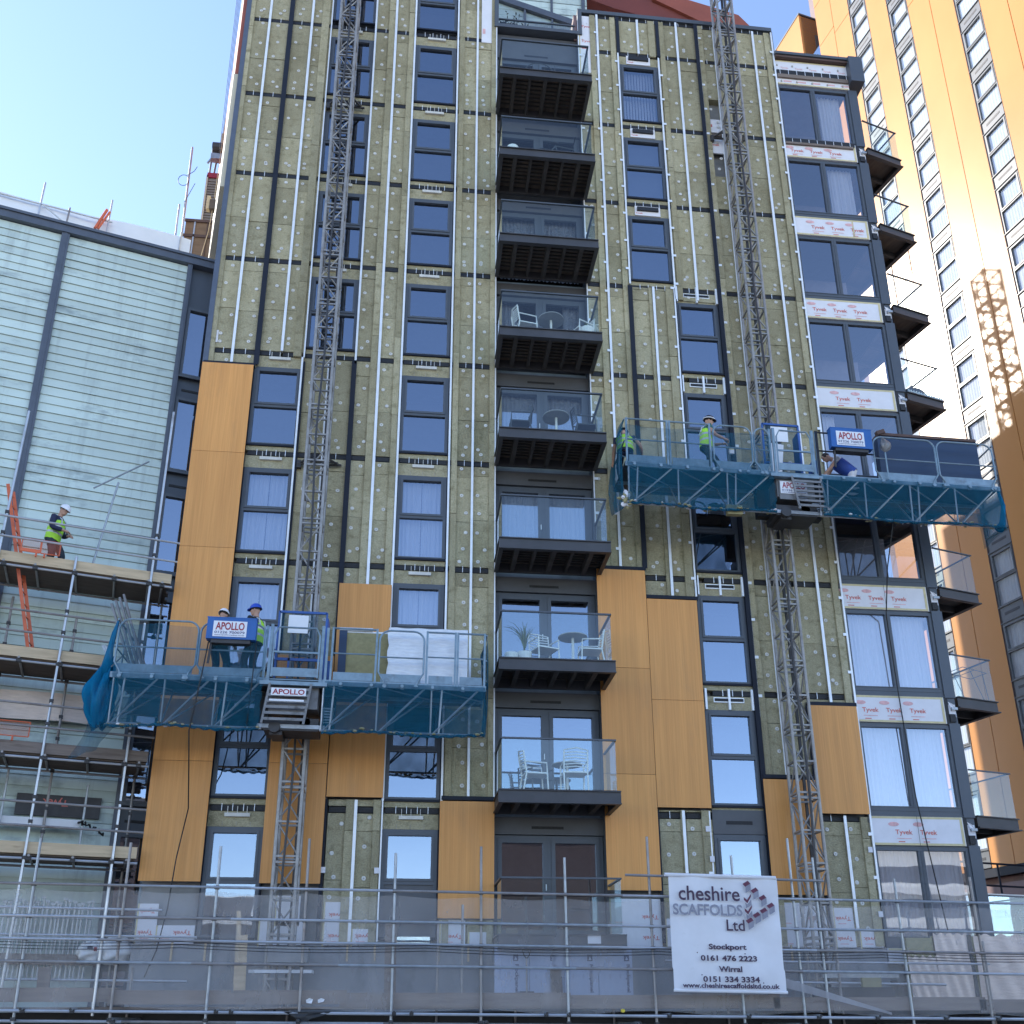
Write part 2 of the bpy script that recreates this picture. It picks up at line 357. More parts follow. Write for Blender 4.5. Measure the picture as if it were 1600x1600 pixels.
col(5.475, 6.10, 10.86, 19.95); col(6.10, 6.69, 10.86, 19.95); col(5.475, 6.10, 2.95, 5.82); col(6.10, 6.69, 2.95, 5.82)
for x0, x1 in ((6.71, 7.31), (7.31, 7.92)): col(x0, x1, 19.6, TOPR)
for x0, x1 in ((7.92, 8.51), (8.51, 9.11)): col(x0, x1, 6.62, TOPR); col(x0, x1, 2.95, 3.95)
for x0, x1 in ((9.11, 9.71), (9.71, 10.30)): col(x0, x1, 8.33, TOPR); col(x0, x1, 2.95, 5.74)
PROUD = {-1.66: (-1.28, -1.11), -1.07: (-.70, -.55), .73: (.79, .93), 1.31: (1.72, 1.84), 4.30: (4.66, 4.82), 4.875: (5.28, 5.43), 9.71: (10.08, 10.24), 7.92: (7.99, 8.13), 6.71: (6.77, 6.92), -5.27: (-5.24, -5.12), -3.48: (-3.20, -3.0), 5.475: (5.98, 6.06), 6.10: (6.44, 6.64)}
HOLES = [(-5.27, -5.05, 17.3, 17.75), (7.98, 8.9, 24.9, 26.2)]
for ci, (x0, x1, z0, z1) in enumerate(CELL):
    rnd = random.Random(ci*7+3); b = MB(); cuts = [z0]; z = z0
    # slabs stop at each floor band and every 1.2 m between
    zs = sorted({ZB(i)+dz for i in range(-2, 11) for dz in (-.075, .075)})
    while z < z1-.02:
        nb = [q for q in zs if q > z+.05]; lim = min([z1]+nb[:1]); zz = min(lim, z+1.2+rnd.uniform(-.08, .08))
        if lim-zz < .25: zz = lim
        isband = any(abs((z+lim)/2-ZB(i)) < .03 and lim-z < .2 for i in range(-2, 11))
        if isband and z1-z0 > 1: z = lim; continue
        dy = rnd.uniform(0, .016); dark = any(x0-.02 <= h[0] < x1-.02 and h[2] < (z+zz)/2+.6 and h[3] > (z+zz)/2-.6 for h in HOLES)
        if dark and abs(x0-7.92) < .01: z = zz; continue
        b.box(x0+.004, x1-.004, dy, .2, z+.005, zz-.005)
        z = zz
    if x0 in PROUD:
        p = PROUD[x0]; z = z0
        while z < z1-.05:
            zz = min(z1, z+2.3); b.box(p[0]+rnd.uniform(-.006, .006), p[1], -.035-rnd.uniform(0, .012), .012, z+.004, zz-.006); z = zz
    # fixings
    for i in range(-1, 11):
        for fz in (.10, .17, .36, .52, .70, .92):
            zz = ZB(i)+2.85*(fz+rnd.uniform(-.03, .03)); xx = (x0+x1)/2+rnd.uniform(-.13, .13)
            if x0 in PROUD and PROUD[x0][0]-.06 < xx < PROUD[x0][1]+.06: xx = x0+.13 if PROUD[x0][0] > (x0+x1)/2 else x1-.14
            if z0+.1 < zz < z1-.1: b.disc((xx, .004, zz), .049, .012, 1, 9, 2 if rnd.random() < .75 else 1)
    on('insulation', b, ('rock_wool', 'fixing_grey', 'fixing_dark'))
b = MB()
for x0, x1, z0, z1 in CELL: b.box(x0, x1, .201, 1.75, z0, z1)
# solid wall between storeys of the window columns
UP, LO = 2.45, .22
WIN = []                                                     # (x0, x1, z0, z1, curtain, layout)
for i in range(0, 5): WIN.append((-2.92, -1.69, ZB(i)+LO, ZB(i)+UP, 0, 2))
for i in range(5, 9): WIN.append((-4.11, -2.94, ZB(i)+LO, ZB(i)+UP, {6: 1, 7: 1}.get(i, 0), 2))
WIN.append((-4.11, -2.96, ZB(9)-.02+.22, ZB(9)+UP, 0, 2))
for i in range(-1, 9): WIN.append((-.48, .69, ZB(i)+LO, ZB(i)+UP, {6: 1, 7: 1}.get(i, 0), 2))
WIN.append((-.50, .67, ZB(9)+.22, ZB(9)+UP, 0, 1.17))
for i in range(1, 4): WIN.append((5.51, 6.68, ZB(i)+LO, ZB(i)+UP, {1: 3, 2: 4}.get(i, 0), 2))
for i in range(4, 9): WIN.append((6.71, 7.87, ZB(i)+LO, ZB(i)+UP, 0, 2))
WIN.append((6.71, 7.87, ZB(9)+.22, ZB(9)+UP, 0, 1.17))
def solid(x0, x1, z0, z1, y0=.201): b.box(x0, x1, y0, 1.75, z0, z1)
for x0, x1, lo_i, hi_i, ztop in ((-2.93, -1.68, 0, 4, TOPL), (-4.12, -2.93, 5, 9, 17.02), (-.51, .73, -1, 9, TOPL), (5.475, 6.70, 1, 3, 28.45), (6.69, 7.92, 4, 9, 19.6)):
    for i in range(lo_i, hi_i+1):
        zt = ztop if i == lo_i else ZB(i-1)+LO
        if zt > ZB(i)+UP: solid(x0, x1, ZB(i)+UP, zt)
    solid(x0, x1, 0 if hi_i == 9 else ZB(hi_i)-.1, ZB(hi_i)+LO)
b.box(-5.3, 10.3, .12, 1.75, 0, 2.95); b.box(-5.33, -4.12, .201, 1.75, 2.95, 16.66)
b.box(-2.93, -1.68, .201, 1.75, 2.95, 7.3); b.box(-1.66, -.51, .201, 1.75, 5.92, 10.9); b.box(.73, 1.87, .201, 1.75, 3.45, 5.95)
b.box(4.30, 5.475, .201, 1.75, 2.95, 11.6); b.box(5.475, 6.69, .201, 1.75, 5.82, 10.86); b.box(7.92, 9.11, .201, 1.75, 3.95, 6.62); b.box(9.11, 10.3, .201, 1.75, 5.74, 8.33)
# balcony bay and big-window bay: floor slabs, side walls and backs
for j in range(0, 10): b.box(1.87, 4.30, .42, 1.75, 25.87-2.85*j-.42+.0, 25.87-2.85*j)
b.box(1.87, 4.30, .42, 1.75, 28.05, 29.0)
for j in range(0, 10): b.box(10.32, 12.55, .16, 1.75, 27.87-2.845*j-2.845, 27.87-2.845*j-2.17)
b.box(10.32, 12.55, .16, 1.75, 27.88, 28.9)
on('wall', b, ('concrete',))
# backing sheet seen where slabs are missing, with loose wrap
b = MB().box(7.95, 8.50, .02, .06, 24.95, 25.55, 0).box(7.95, 8.50, .03, .07, 25.75, 26.25, 0); b.box(7.95, 8.5, .012, .02, 25.50, 25.53, 1).box(7.95, 8.5, -.02, .2, 25.56, 25.66, 2)
b.text('Tyvek', (8.02, .012, 25.2), (1, 0, 0), (0, 0, 1), .34, .10, 3, .02); b.box(8.0, 8.2, .024, .03, 25.95, 26.05, 3)
on('membrane_patch', b, ('membrane', 'tape', 'timber_dark', 'print_red'))
b = MB().box(-5.25, -5.07, -.012, 0, 17.32, 17.68); on('membrane_patch', b, ('membrane',))
# plinth
on('plinth', MB().box(XL, 10.3, -.02, .12, 0, 2.93), 'plinth_grey')
# ---- floor fire barriers
for i in range(0, 11):
    for x0, x1 in ((-5.27, -2.95), (-2.92, -.52), (-.48, .70), (.74, 1.86), (4.31, 6.68), (6.71, 10.28)):
        z = ZB(i); segs = []
        for c in CELL:
            if c[0] >= x0-.05 and c[1] <= x1+.08 and c[2] < z < c[3]-.02 : segs.append((c[0]+.02, c[1]-.02))
        if x0 == -.48 and i >= 0: segs.append((-.46, .68))
        if x0 == -5.27 and 5 <= i <= 8: segs.append((-4.08, -2.96))
        if x0 == -2.92 and i <= 4: segs.append((-2.9, -1.7))
        if x0 == 4.31 and i in (1, 2, 3): segs.append((5.53, 6.66))
        if x0 == 6.71 and 4 <= i <= 7: segs.append((6.73, 7.85))
        if not segs: continue
        segs.sort(); b = MB(); last = segs[0][0]
        for s0, s1 in segs:
            for pk, pv in PROUD.items():
                if abs(pk-(s0-.02)) < .015 and i > 0: (s0, s1) = (pv[1], s1) if pv[0] < (s0+s1)/2-.02 else (s0, pv[0])
            if s0-last > .12: on('fire_barrier', b, ('black_foil', 'aluminium')); b = MB()
            last = s1
            b.box(s0, s1, .015, .2, z-.058, z+.058, 0)
            k = max(1, round((s1-s0)/.24))
            for q in range(1, k): x = s0+(s1-s0)*q/k; b.box(x-.006, x+.006, -.012, .016, z-.07, z+.085, 1)
        on('fire_barrier', b, ('black_foil', 'aluminium'))
b = MB()
for x0, x1 in ((4.9, 10.25),): b.box(x0, x1, .0, .2, 29.86, 29.99, 0); [b.box(x0+.25*q, x0+.25*q+.012, -.012, .0, 29.86, 29.99, 1) for q in range(1, 21)]
on('fire_barrier', b, ('black_foil', 'aluminium'))
# insulation strips over and under the windows, white trickle vents
for x0, x1, z0, z1, cu, lay in WIN:
    if z1 < 29 and not (x0 > 6.7 and z1 < 6):
        b = MB().box(x0-.01, x1+.01, .03, .2, z1+.004, z1+.33)
        if z0 > 4: on('insulation', MB().box(x0-.01, x1+.01, .02, .2, z0-.15, z0-.03), 'rock_wool')
        for q in range(1, 4): b.box(x0+(x1-x0)*q/4-.004, x0+(x1-x0)*q/4+.004, .022, .03, z1+.02, z1+.11, 1)
        on('insulation', b, ('rock_wool', 'fixing_dark'))
        xm = (x0+x1)/2; b = MB(); zc = z1+.24
        if x0 < 4: b.box(xm-.25, xm+.27, -.03, .03, zc-.03, zc+.045, 0); [b.box(xm+d, xm+d+.012, -.02, .03, zc+.045, zc+.19, 0) for d in (-.2, 0, .2)]; on('trickle_vent', b, ('window_white',))
        elif x0 < 6: b.box(xm-.36, xm+.36, 0, .03, z1+.02, z1+.34, 1); b.text('Tyvek', (xm-.34, -.002, z1+.05), (1, 0, 0), (0, 0, 1), .2, .07, 2, .02); b.box(xm-.3, xm+.3, -.05, 0, zc-.08, zc+.04, 0); on('trickle_vent', b, ('black_foil', 'membrane', 'print_red'))
        else:
            b.box(xm-.36, xm+.36, 0, .03, zc-.06, zc+.06, 1); b.box(xm-.34, xm+.34, -.01, 0, zc-.035, zc+.035, 0)
            for d in (-.55, 0, .55): b.box(xm+d-.025, xm+d+.025, -.04, .03, z1, z1+.5, 1)
            on('trickle_vent', b, ('black_foil', 'aluminium'))
# ---- rails
def rail(x, z0, z1, w=.064, mat='aluminium', d=.065, br=0):
    b = MB().box(x-w/2, x+w/2, -d, -d+.012, z0, z1).box(x-.008, x+.008, -d+.012, .04, z0, z1)
    if br:
        z = z0+.5
        while z < z1: b.box(x-.10 if br < 0 else x, x+.10 if br > 0 else x, -d-.004, -d, z-.035, z+.035); z += .95
    on('mounting_rail', b, mat)
for x, z0 in ((-4.67, 16.66), (-3.48, 17.15)): rail(x, z0, TOPL)
rail(-5.30, 16.7, 31.6, .13, 'edge_trim', .05)
rail(-4.075, 16.7, TOPL, .13, 'black_rail')
rail(-2.925, 17.0, TOPL, .035); rail(-1.655, 16.9, TOPL, .05); rail(-2.3, 7.4, 16.9); rail(-1.68, 7.4, 17.0, .12, 'black_rail')
rail(-2.96, 9.2, 17.0, .045); rail(-2.915, 9.2, 16.9, .05, 'black_rail', .03)
rail(-1.075, 10.9, TOPL); rail(-1.075, 3.0, 5.9); rail(-1.71, 3.0, 5.9, .07, 'black_rail', .07); rail(-.515, 5.9, TOPL, .05); rail(.735, 5.9, TOPL, .045); rail(-.515, 3.0, 5.9, .03)
rail(1.305, 5.95, TOPL, .055); rail(1.862, 6, TOPL, .03, 'aluminium', .04)
rail(4.305, 11.6, TOPR, .03, 'aluminium', .04, 1); rail(4.875, 11.6, 29.95, .06, 'aluminium', .065, -1)
rail(5.475, 20.0, 28.45, .045, 'aluminium', .065, -1); rail(5.5, 28.45, 29.95, .10, 'black_rail'); rail(6.11, 28.5, 29.9); rail(6.72, 28.45, 29.95, .10, 'black_rail')
rail(6.70, 19.6, 28.4, .045, 'aluminium', .065, 1); rail(7.31, 19.6, 29.95); rail(7.92, 4.0, 29.95, .11, 'black_rail', .07); rail(7.97, 8, 29.9, .03, 'aluminium', .05, 1)
rail(5.465, 11.62, 19.95, .12, 'black_rail'); rail(6.10, 10.9, 19.95); rail(6.675, 10.9, 19.95, .04, 'aluminium', .065, -1); rail(6.71, 10.9, 19.95, .04, 'black_rail', .04)
rail(8.47, 6.65, 29.9); rail(9.71, 8.35, 29.9); rail(10.305, 3.9, 29.93, .045, 'aluminium', .065, -1); rail(9.71, 3.3, 5.75)
rail(9.13, 3.0, 8.3, .10, 'black_rail', .05)
rail(5.45, 3.0, 5.8, .07, 'black_rail', .07); rail(6.03, 3.0, 5.8); rail(6.62, 3.0, 5.8, .03, 'aluminium', .05, -1)
# black flashings closing the panel tops
for x0, x1, z in ((4.28, 5.47, 11.58), (5.40, 6.70, 10.87), (.73, 1.87, 5.97), (7.9, 9.12, 6.60), (9.12, 10.3, 8.34), (-5.33, -4.1, 16.66)):
    on('flashing', MB().box(x0, x1, -.10, .05, z-.04, z+.045), 'black_rail')
# ---- orange boards
def boards(x0, x1, zs):
    for za, zb in zip(zs[:-1], zs[1:]): on('cladding_panel', MB().box(x0, x1, -.135, -.115, min(za, zb)+.004, max(za, zb)-.004), 'orange_panel')
    on('flashing', MB().box(x0+.03, x1-.03, -.113, .03, min(zs)+.02, max(zs)-.02), 'black_rail')
boards(-5.34, -4.115, (16.63, 14.14, 11.64, 9.15, 6.65, 4.15)); boards(-2.945, -1.72, (9.1, 6.65, 4.13)); boards(-1.70, -.515, (10.88, 8.40, 5.94))
boards(.70, 1.865, (5.90, 3.46)); boards(4.27, 5.435, (11.52, 9.05, 6.57, 4.06)); boards(5.445, 6.65, (10.80, 8.31, 5.845))
boards(7.88, 9.08, (6.53, 4.0)); boards(9.14, 10.27, (8.29, 5.775))
on('flashing', MB().box(-5.33, 10.3, -.14, .1, 3.99, 4.05), 'aluminium') if 0 else None
# ---- windows
def window(x0, x1, z0, z1, y=.02, layout=2, cu=0, fr='frame_grey', gl='pane_glass', parent=AB, trans=.5, fw_=.075, deep=1.2, flip=0):
    b = MB(); w = fw_; d = .09
    b.box(x0, x0+w, y, y+d, z0, z1).box(x1-w, x1, y, y+d, z0, z1).box(x0+w, x1-w, y, y+d, z0, z0+w).box(x0+w, x1-w, y, y+d, z1-w, z1)
    panes = []
    if layout in (2, 1.17):
        zt = z0+(z1-z0)*(.5 if layout == 2 else .50)
        b.box(x0+w, x1-w, y, y+d, zt-.035, zt+.035)
        s = .055; a0, a1, c0, c1 = x0+w, x1-w, zt+.035, z1-w   # opening sash stands proud
        for q in ((a0, a0+s, c0, c1), (a1-s, a1, c0, c1), (a0+s, a1-s, c0, c0+s), (a0+s, a1-s, c1-s, c1)): b.box(q[0], q[1], y-.018, y+d-.01, q[2], q[3])
        panes += [(a0+s, a1-s, c0+s, c1-s)]
        if layout == 2: panes += [(x0+w, x1-w, z0+w, zt-.035)]
        else: b.box(x0+w, x1-w, y+.03, y+.06, z0+w, zt-.035, 1)
        b.box(x0-.005, x1+.005, y-.05, y, z0-.03, z0+.02, 2)
    b.box(x0-.03, x0-.002, y-.004, .2, z0, z1, 2).box(x1+.002, x1+.03, y-.004, .2, z0, z1, 2)
    fo = b.build('window', m_(fr, 'spandrel_grey', 'black_rail'), parent)
    g = MB()
    for p in panes: g.quad((p[0], y+.05, p[2]), (p[1], y+.05, p[2]), (p[1], y+.05, p[3]), (p[0], y+.05, p[3]))
    g.build('pane', m_(gl), fo)
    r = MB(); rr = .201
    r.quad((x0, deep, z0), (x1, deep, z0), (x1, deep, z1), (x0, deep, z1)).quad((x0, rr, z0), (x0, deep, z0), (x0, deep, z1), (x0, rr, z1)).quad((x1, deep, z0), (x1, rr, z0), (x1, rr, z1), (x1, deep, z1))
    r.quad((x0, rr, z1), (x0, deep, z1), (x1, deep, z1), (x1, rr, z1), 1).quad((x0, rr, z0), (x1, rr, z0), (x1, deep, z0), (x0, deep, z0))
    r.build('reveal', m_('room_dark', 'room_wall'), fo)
    if cu: curtain(x0+.06, x1-.06, z0+.06, z1-.06, .26, cu, fo)
    return fo
def curtain(x0, x1, z0, z1, y, cu, parent, seed=None):
    rnd = random.Random(int(x0*100+z0*10)); ph = rnd.uniform(0, 6)
    if cu == 3:
        c = MB(); n = int((x1-x0)/.085)
        for q in range(n): x = x0+(x1-x0)*q/n; c.box(x, x+.062, y, y+.006, z0, z1)
        c.build('blind', m_('blind'), parent); return
    if cu == 4: MB().box(x0, x1, y, y+.01, z0, z0+(z1-z0)*1.0).build('blind', m_('frame_grey'), parent); return
    spans = {1: [(x0, (x0+x1)/2-.02), ((x0+x1)/2+.02, x1)], 2: [(x0+(x1-x0)*.62, x1-.1)], 5: [(x0, x1)], 6: [(x0, x0+.5)], 7: [(x0, x0+(x1-x0)*.22), (x1-(x1-x0)*.22, x1)]}[cu]
    c = MB()
    for a0, a1 in spans:
        nf = max(3, (a1-a0)/.105)
        c.grid(int(nf*6), 3, lambda u, v: (a0+(a1-a0)*u+.012*math.sin(nf*3.1*u+ph), y+.028*math.sin(2*math.pi*nf*u+ph+.5*math.sin(7*u+ph))*(.7+.4*(1-v)), z0+(z1-z0)*v))
    c.build('curtain', m_('curtain'), parent, True)
for x0, x1, z0, z1, cu, lay in WIN: window(x0, x1, z0, z1, .02, lay, cu)
# grey infill above the lowest right-hand window
on('infill_panel', MB().box(6.70, 7.88, .01, .15, 5.31, 5.84).box(7.0, 7.6, .005, .01, 5.52, 5.60, 1).box(6.96, 7.64, .007, .01, 5.50, 5.62, 0), ('spandrel_grey', 'black_foil'))
# ---- lower strip with wrap showing between the boards
for x0, x1, z0, z1, t in ((-5.3, -4.9, 2.95, 3.72, 1), (-4.9, -4.15, 2.95, 3.3, 1), (-1.62, -1.1, 2.9, 3.78, 1), (-1.04, -.55, 2.9, 3.25, 1), (-2.9, -2.0, 2.9, 3.4, 0), (-2.6, -2.1, 3.3, 3.9, 0), (.75, 1.28, 2.9, 3.44, 1), (1.34, 1.8, 2.9, 3.2, 1), (4.32, 5.42, 2.9, 3.9, 1), (5.5, 6.6, 2.9, 3.5, 1), (7.98, 9.05, 2.9, 3.85, 1), (9.2, 9.65, 2.9, 3.75, 1), (9.75, 10.25, 2.9, 3.3, 1)):
    b = MB().box(x0, x1, -.02, .0, z0, z1).box(x0, x0+.03, -.026, -.02, z0, z1, 1)
    if t:
        zz = z0+.16
        while zz+.14 < z1: b.text('Tyvek', (x1-.06, -.024, zz+.11), (-1, 0, 0), (0, 0, -1), min(.36, x1-x0-.1), .11, 2, .02); b.box(x0+.1, x0+.28, -.023, -.021, zz-.07, zz-.05, 3); zz += .42
    on('membrane_patch', b, ('membrane', 'tape', 'print_red', 'print_pale'))
for x in (-4.55, -3.9, -1.1, -.55, .74, 1.35, 5.9, 8.2, 8.5): on('packer', MB().box(x-.02, x+.02, -.05, -.02, 2.62, 2.98 if x != -1.1 else 3.4), 'timber_new')
for x, z in ((-1.68, 4.42), (-.58, 4.42), (6.55, 5.4), (6.6, 4.75), (10.2, 5.0), (10.25, 3.62)): on('rail_label', MB().box(x-.05, x+.05, -.09, -.08, z-.06, z+.06), 'membrane')
# ---- balcony bay
def balcony(j, zt):
    o = MB(); yf, yb = -1.35, -.02; x0, x1 = 1.84, 4.38; zb = zt-.27
    # channel section edge beams
    o.box(x0, x1, yf, yf+.10, zt-.025, zt).box(x0, x1, yf+.035, yf+.05, zb, zt-.025).box(x0, x1, yf-.015, yf+.10, zb-.015, zb+.012)
    for x, s in ((x0, 1), (x1, -1)): o.box(min(x, x+s*.10), max(x, x+s*.10), yf+.10, yb, zt-.025, zt).box(x+s*.035-.008, x+s*.035+.008, yf+.05, yb, zb, zt-.025).box(min(x, x+s*.10), max(x, x+s*.10), yf+.10, yb, zb-.015, zb+.012)
    o.box(x0+.05, x1-.05, yb-.06, yb, zb-.01, zt-.03)
    fr = o.build('balcony', m_('balcony_steel'), AB)
    d = MB(); d.box(x0+.04, x1-.04, yf+.06, yb-.06, zt-.06, zt-.026); d.build('deck', m_('soffit_board'), fr)
    q = MB()
    for k in range(1, 6):
        x = x0+(x1-x0)*k/6; q.box(x-.035 if k % 2 == 0 else x-.05, x+.035 if k % 2 == 0 else x+.05, yf+.05, yb-.06, zb+.02 if k % 2 == 0 else zb, zt-.06)
    for k in range(1, 9): y = yf+.1+(yb-yf-.2)*k/9; q.box(x0+.06, x1-.06, y-.012, y+.012, zt-.10, zt-.06)
    q.build('joist', m_('balcony_soffit'), fr)
    zr = zt+1.06; xa, xb, ya = 1.90, 4.30, yf+.05
    h = MB().box(xa-.02, xb+.02, ya-.025, ya+.025, zr, zr+.035).box(xa-.025, xa+.025, ya+.025, yb, zr, zr+.03).box(xb-.025, xb+.025, ya+.025, yb, zr, zr+.03)
    h.build('handrail', m_('frame_grey'), fr)
    gl = MB().quad((xa, ya, zt+.02), (xb, ya, zt+.02), (xb, ya, zr), (xa, ya, zr)); gl.build('glass_panel', m_('rail_glass'), fr)
    for x in (xa, xb): MB().quad((x, ya, zt+.02), (x, yb, zt+.02), (x, yb, zr), (x, ya, zr)).build('glass_panel', m_('rail_glass'), fr)
    for x in (xa, xb): MB().box(x-.012, x+.012, yb-.03, yb, zt, zr).build('post', m_('balcony_steel'), fr)
    return fr
def door(zf, cu):
    x0, x1, z0, z1, y = 1.90, 4.27, zf+.03, zf+2.17, .22; w = .075; b = MB(); xm = (x0+x1)/2
    b.box(x0, x0+w, y, y+.09, z0, z1).box(x1-w, x1, y, y+.09, z0, z1).box(x0+w, x1-w, y, y+.09, z0, z0+w).box(x0+w, x1-w, y, y+.09, z1-w, z1).box(xm-.05, xm+.05, y, y+.09, z0+w, z1-w)
    for a0, a1 in ((x0+w, xm-.05), (xm+.05, x1-w)):
        s = .085
        for q in ((a0, a0+s, z0+w, z1-w), (a1-s, a1, z0+w, z1-w), (a0+s, a1-s, z0+w, z0+w+s), (a0+s, a1-s, z1-w-s, z1-w)): b.box(q[0], q[1], y-.02, y+.07, q[2], q[3])
    b.box(xm-.085, xm-.07, y-.06, y-.02, zf+1.0, zf+1.13, 1)
    fo = b.build('balcony_door', m_('frame_grey', 'aluminium'), AB); g = MB(); s = .085
    for a0, a1 in ((x0+w+s, xm-.05-s), (xm+.05+s, x1-w-s)): g.quad((a0, y+.04, z0+w+s), (a1, y+.04, z0+w+s), (a1, y+.04, z1-w-s), (a0, y+.04, z1-w-s))
    g.build('pane', m_('pane_glass'), fo); r = MB()
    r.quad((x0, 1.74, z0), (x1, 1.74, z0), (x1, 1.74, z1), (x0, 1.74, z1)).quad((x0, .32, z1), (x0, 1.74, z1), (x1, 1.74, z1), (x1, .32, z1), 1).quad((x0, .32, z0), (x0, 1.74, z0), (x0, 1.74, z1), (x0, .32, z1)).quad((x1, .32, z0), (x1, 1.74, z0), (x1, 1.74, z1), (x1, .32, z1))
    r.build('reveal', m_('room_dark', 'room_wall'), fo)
    if cu: curtain(x0+.1, x1-.1, z0+.05, z1-.06, .42, cu, fo)
DECK = [25.90-2.853*j for j in range(9)]
for j, zt in enumerate(DECK):
    balcony(j, zt); door(zt, {2: 5, 3: 7, 4: 5, 5: 1}.get(j, 0))
    top = (DECK[j-1]-.30) if j else 29.0
    on('spandrel_panel', MB().box(1.89, 4.28, .15, .30, zt+2.18, top).box(2.7, 3.4, .145, .15, zt+2.30, zt+2.36, 1).box(2.68, 3.42, .147, .15, zt+2.285, zt+2.375), ('spandrel_grey', 'black_foil'))
for x0, x1 in ((1.868, 1.888), (4.282, 4.302)): on('side_trim', MB().box(x0, x1, -.01, .42, 3, 29.1), 'frame_grey')
b = MB().box(1.86, 4.31, .0, .42, 2.0, 2.85); on('spandrel_panel', b, 'spandrel_grey')
# ---- big windows of the right-hand bay
JB = lambda j: 27.87-2.845*j
def baywin(j):
    zt = JB(j); z0 = zt-2.17; x0, x1 = 10.34, 12.55; y = .03; w = .07; xm = 11.43; b = MB(); low = .22 if j else .10
    b.box(x0, x0+w, y, y+.1, z0, zt).box(x1-w, x1, y, y+.1, z0, zt).box(x0+w, x1-w, y, y+.1, zt-w-.03, zt).box(x0+w, x1-w, y, y+.1, z0, z0+low).box(xm-.065, xm+.065, y, y+.1, z0+low, zt-w-.03)
    b.box(x0, x1, y-.012, y, z0+low-.02, z0+low).box(x0, x1, y-.02, y, z0-.02, z0+.02).box(x0, x1, y-.01, y, z0+low*.5, z0+low*.5+.012).box(xm-.012, xm+.012, y-.012, y, z0+low, zt-.1)
    fo = b.build('window', m_('frame_grey'), AB); g = MB()
    for a0, a1 in ((x0+w, xm-.065), (xm+.065, x1-w)): g.quad((a0, y+.05, z0+low), (a1, y+.05, z0+low), (a1, y+.05, zt-.1), (a0, y+.05, zt-.1))
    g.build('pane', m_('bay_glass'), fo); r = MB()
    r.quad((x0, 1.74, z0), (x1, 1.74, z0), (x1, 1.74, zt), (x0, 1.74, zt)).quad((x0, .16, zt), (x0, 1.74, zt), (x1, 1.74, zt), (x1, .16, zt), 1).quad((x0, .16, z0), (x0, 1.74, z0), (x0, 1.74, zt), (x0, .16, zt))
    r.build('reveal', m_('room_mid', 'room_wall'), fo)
    cu = {0: 2, 1: 2, 2: 0, 4: 6, 6: 5, 7: 5, 8: 5}.get(j, 0)
    if cu: curtain(x0+.05, x1-.08, z0+.1, zt-.05, .3, cu, fo)
for j in range(9): baywin(j)
for j in range(0, 9):
    zt = JB(j)-2.17-.02; z0 = JB(j+1)+.01; b = MB(); y = -.01; rnd = random.Random(j)
    if j == 8: z0 = 2.6
    b.box(10.34, 12.50, y, .16, z0, zt).box(10.36, 12.47, y-.004, y, zt-.05, zt-.002, 1).box(10.36, 12.47, y-.004, y, z0+.002, z0+.05, 1).box(12.42, 12.48, y-.006, y-.004, z0, zt, 1)
    if j in (1, 4): b.box(12.02, 12.06, y-.006, y-.004, z0+.05, zt-.05, 1)
    off = rnd.uniform(-.25, .12); top = zt-.06; bot = z0+.06
    if j == 0: b.box(10.34, 12.45, y-.05, y-.004, zt-.12, zt, 4).box(10.34, 12.4, y-.06, y-.004, zt-.2, zt-.13, 5); [b.box(10.55+.25*q, 10.562+.25*q, y-.062, y-.05, zt-.13, zt, 6) for q in range(8)]; top = zt-.2
    h = min(.14, (top-bot)*.34)
    for q in range(4):
        x = 10.42+off+.58*q
        if x < 10.38: continue
        if x+.42 > 12.4: break
        b.text('Tyvek', (x, y-.006, bot+(top-bot)*.28), (1, 0, 0), (0, 0, 1), .40, h, 2, .015)
        b.ell((x-.02, y-.005, bot+(top-bot)*.78), (.13, .003, .05), 3, 10, 6); b.box(x+.02, x+.36, y-.006, y-.004, bot+(top-bot)*.16, bot+(top-bot)*.19, 3); b.box(x+.05, x+.2, y-.006, y-.004, bot+.01, bot+.03, 2)
    if j in (5, 6, 7): b.box(11.40, 11.406, y-.03, y-.024, z0, zt, 7)
    on('membrane_band', b, ('membrane', 'tape', 'print_red', 'print_pale', 'black_foil', 'timber_old', 'aluminium', 'black_foil'))
    b = MB().box(12.50, 12.60, .0, .16, z0-.02, zt+.02, 1).box(12.60, 12.78, .02, .14, z0+.18, zt-.16, 0).box(12.66, 12.80, -.05, .02, z0+.34, z0+.40, 2).box(12.60, 12.74, -.02, .03, z0+.05, z0+.24, 1).add([(12.6, -.01, zt-.1), (12.7, -.03, zt-.16), (12.79, .0, zt-.3), (12.68, -.02, zt-.34)], [(0, 3, 2, 1)], 0)
    on('bracket_wrap', b, ('membrane', 'black_foil', 'galvanised'))
b = MB()
for j in range(9):
    b.slab([(12.552, -.005), (12.82, -.005), (12.73, .35), (12.56, .35)], JB(j)-2.19, JB(j)+.02)
    b.slab([(12.3, .36), (12.72, .36), (12.34, 1.74), (12.2, 1.74)], JB(j)-2.845, JB(j)-2.0)
b.box(12.62, 12.80, .03, .34, 2.5, 27.9); on('pilaster', b, 'pilaster_grey')
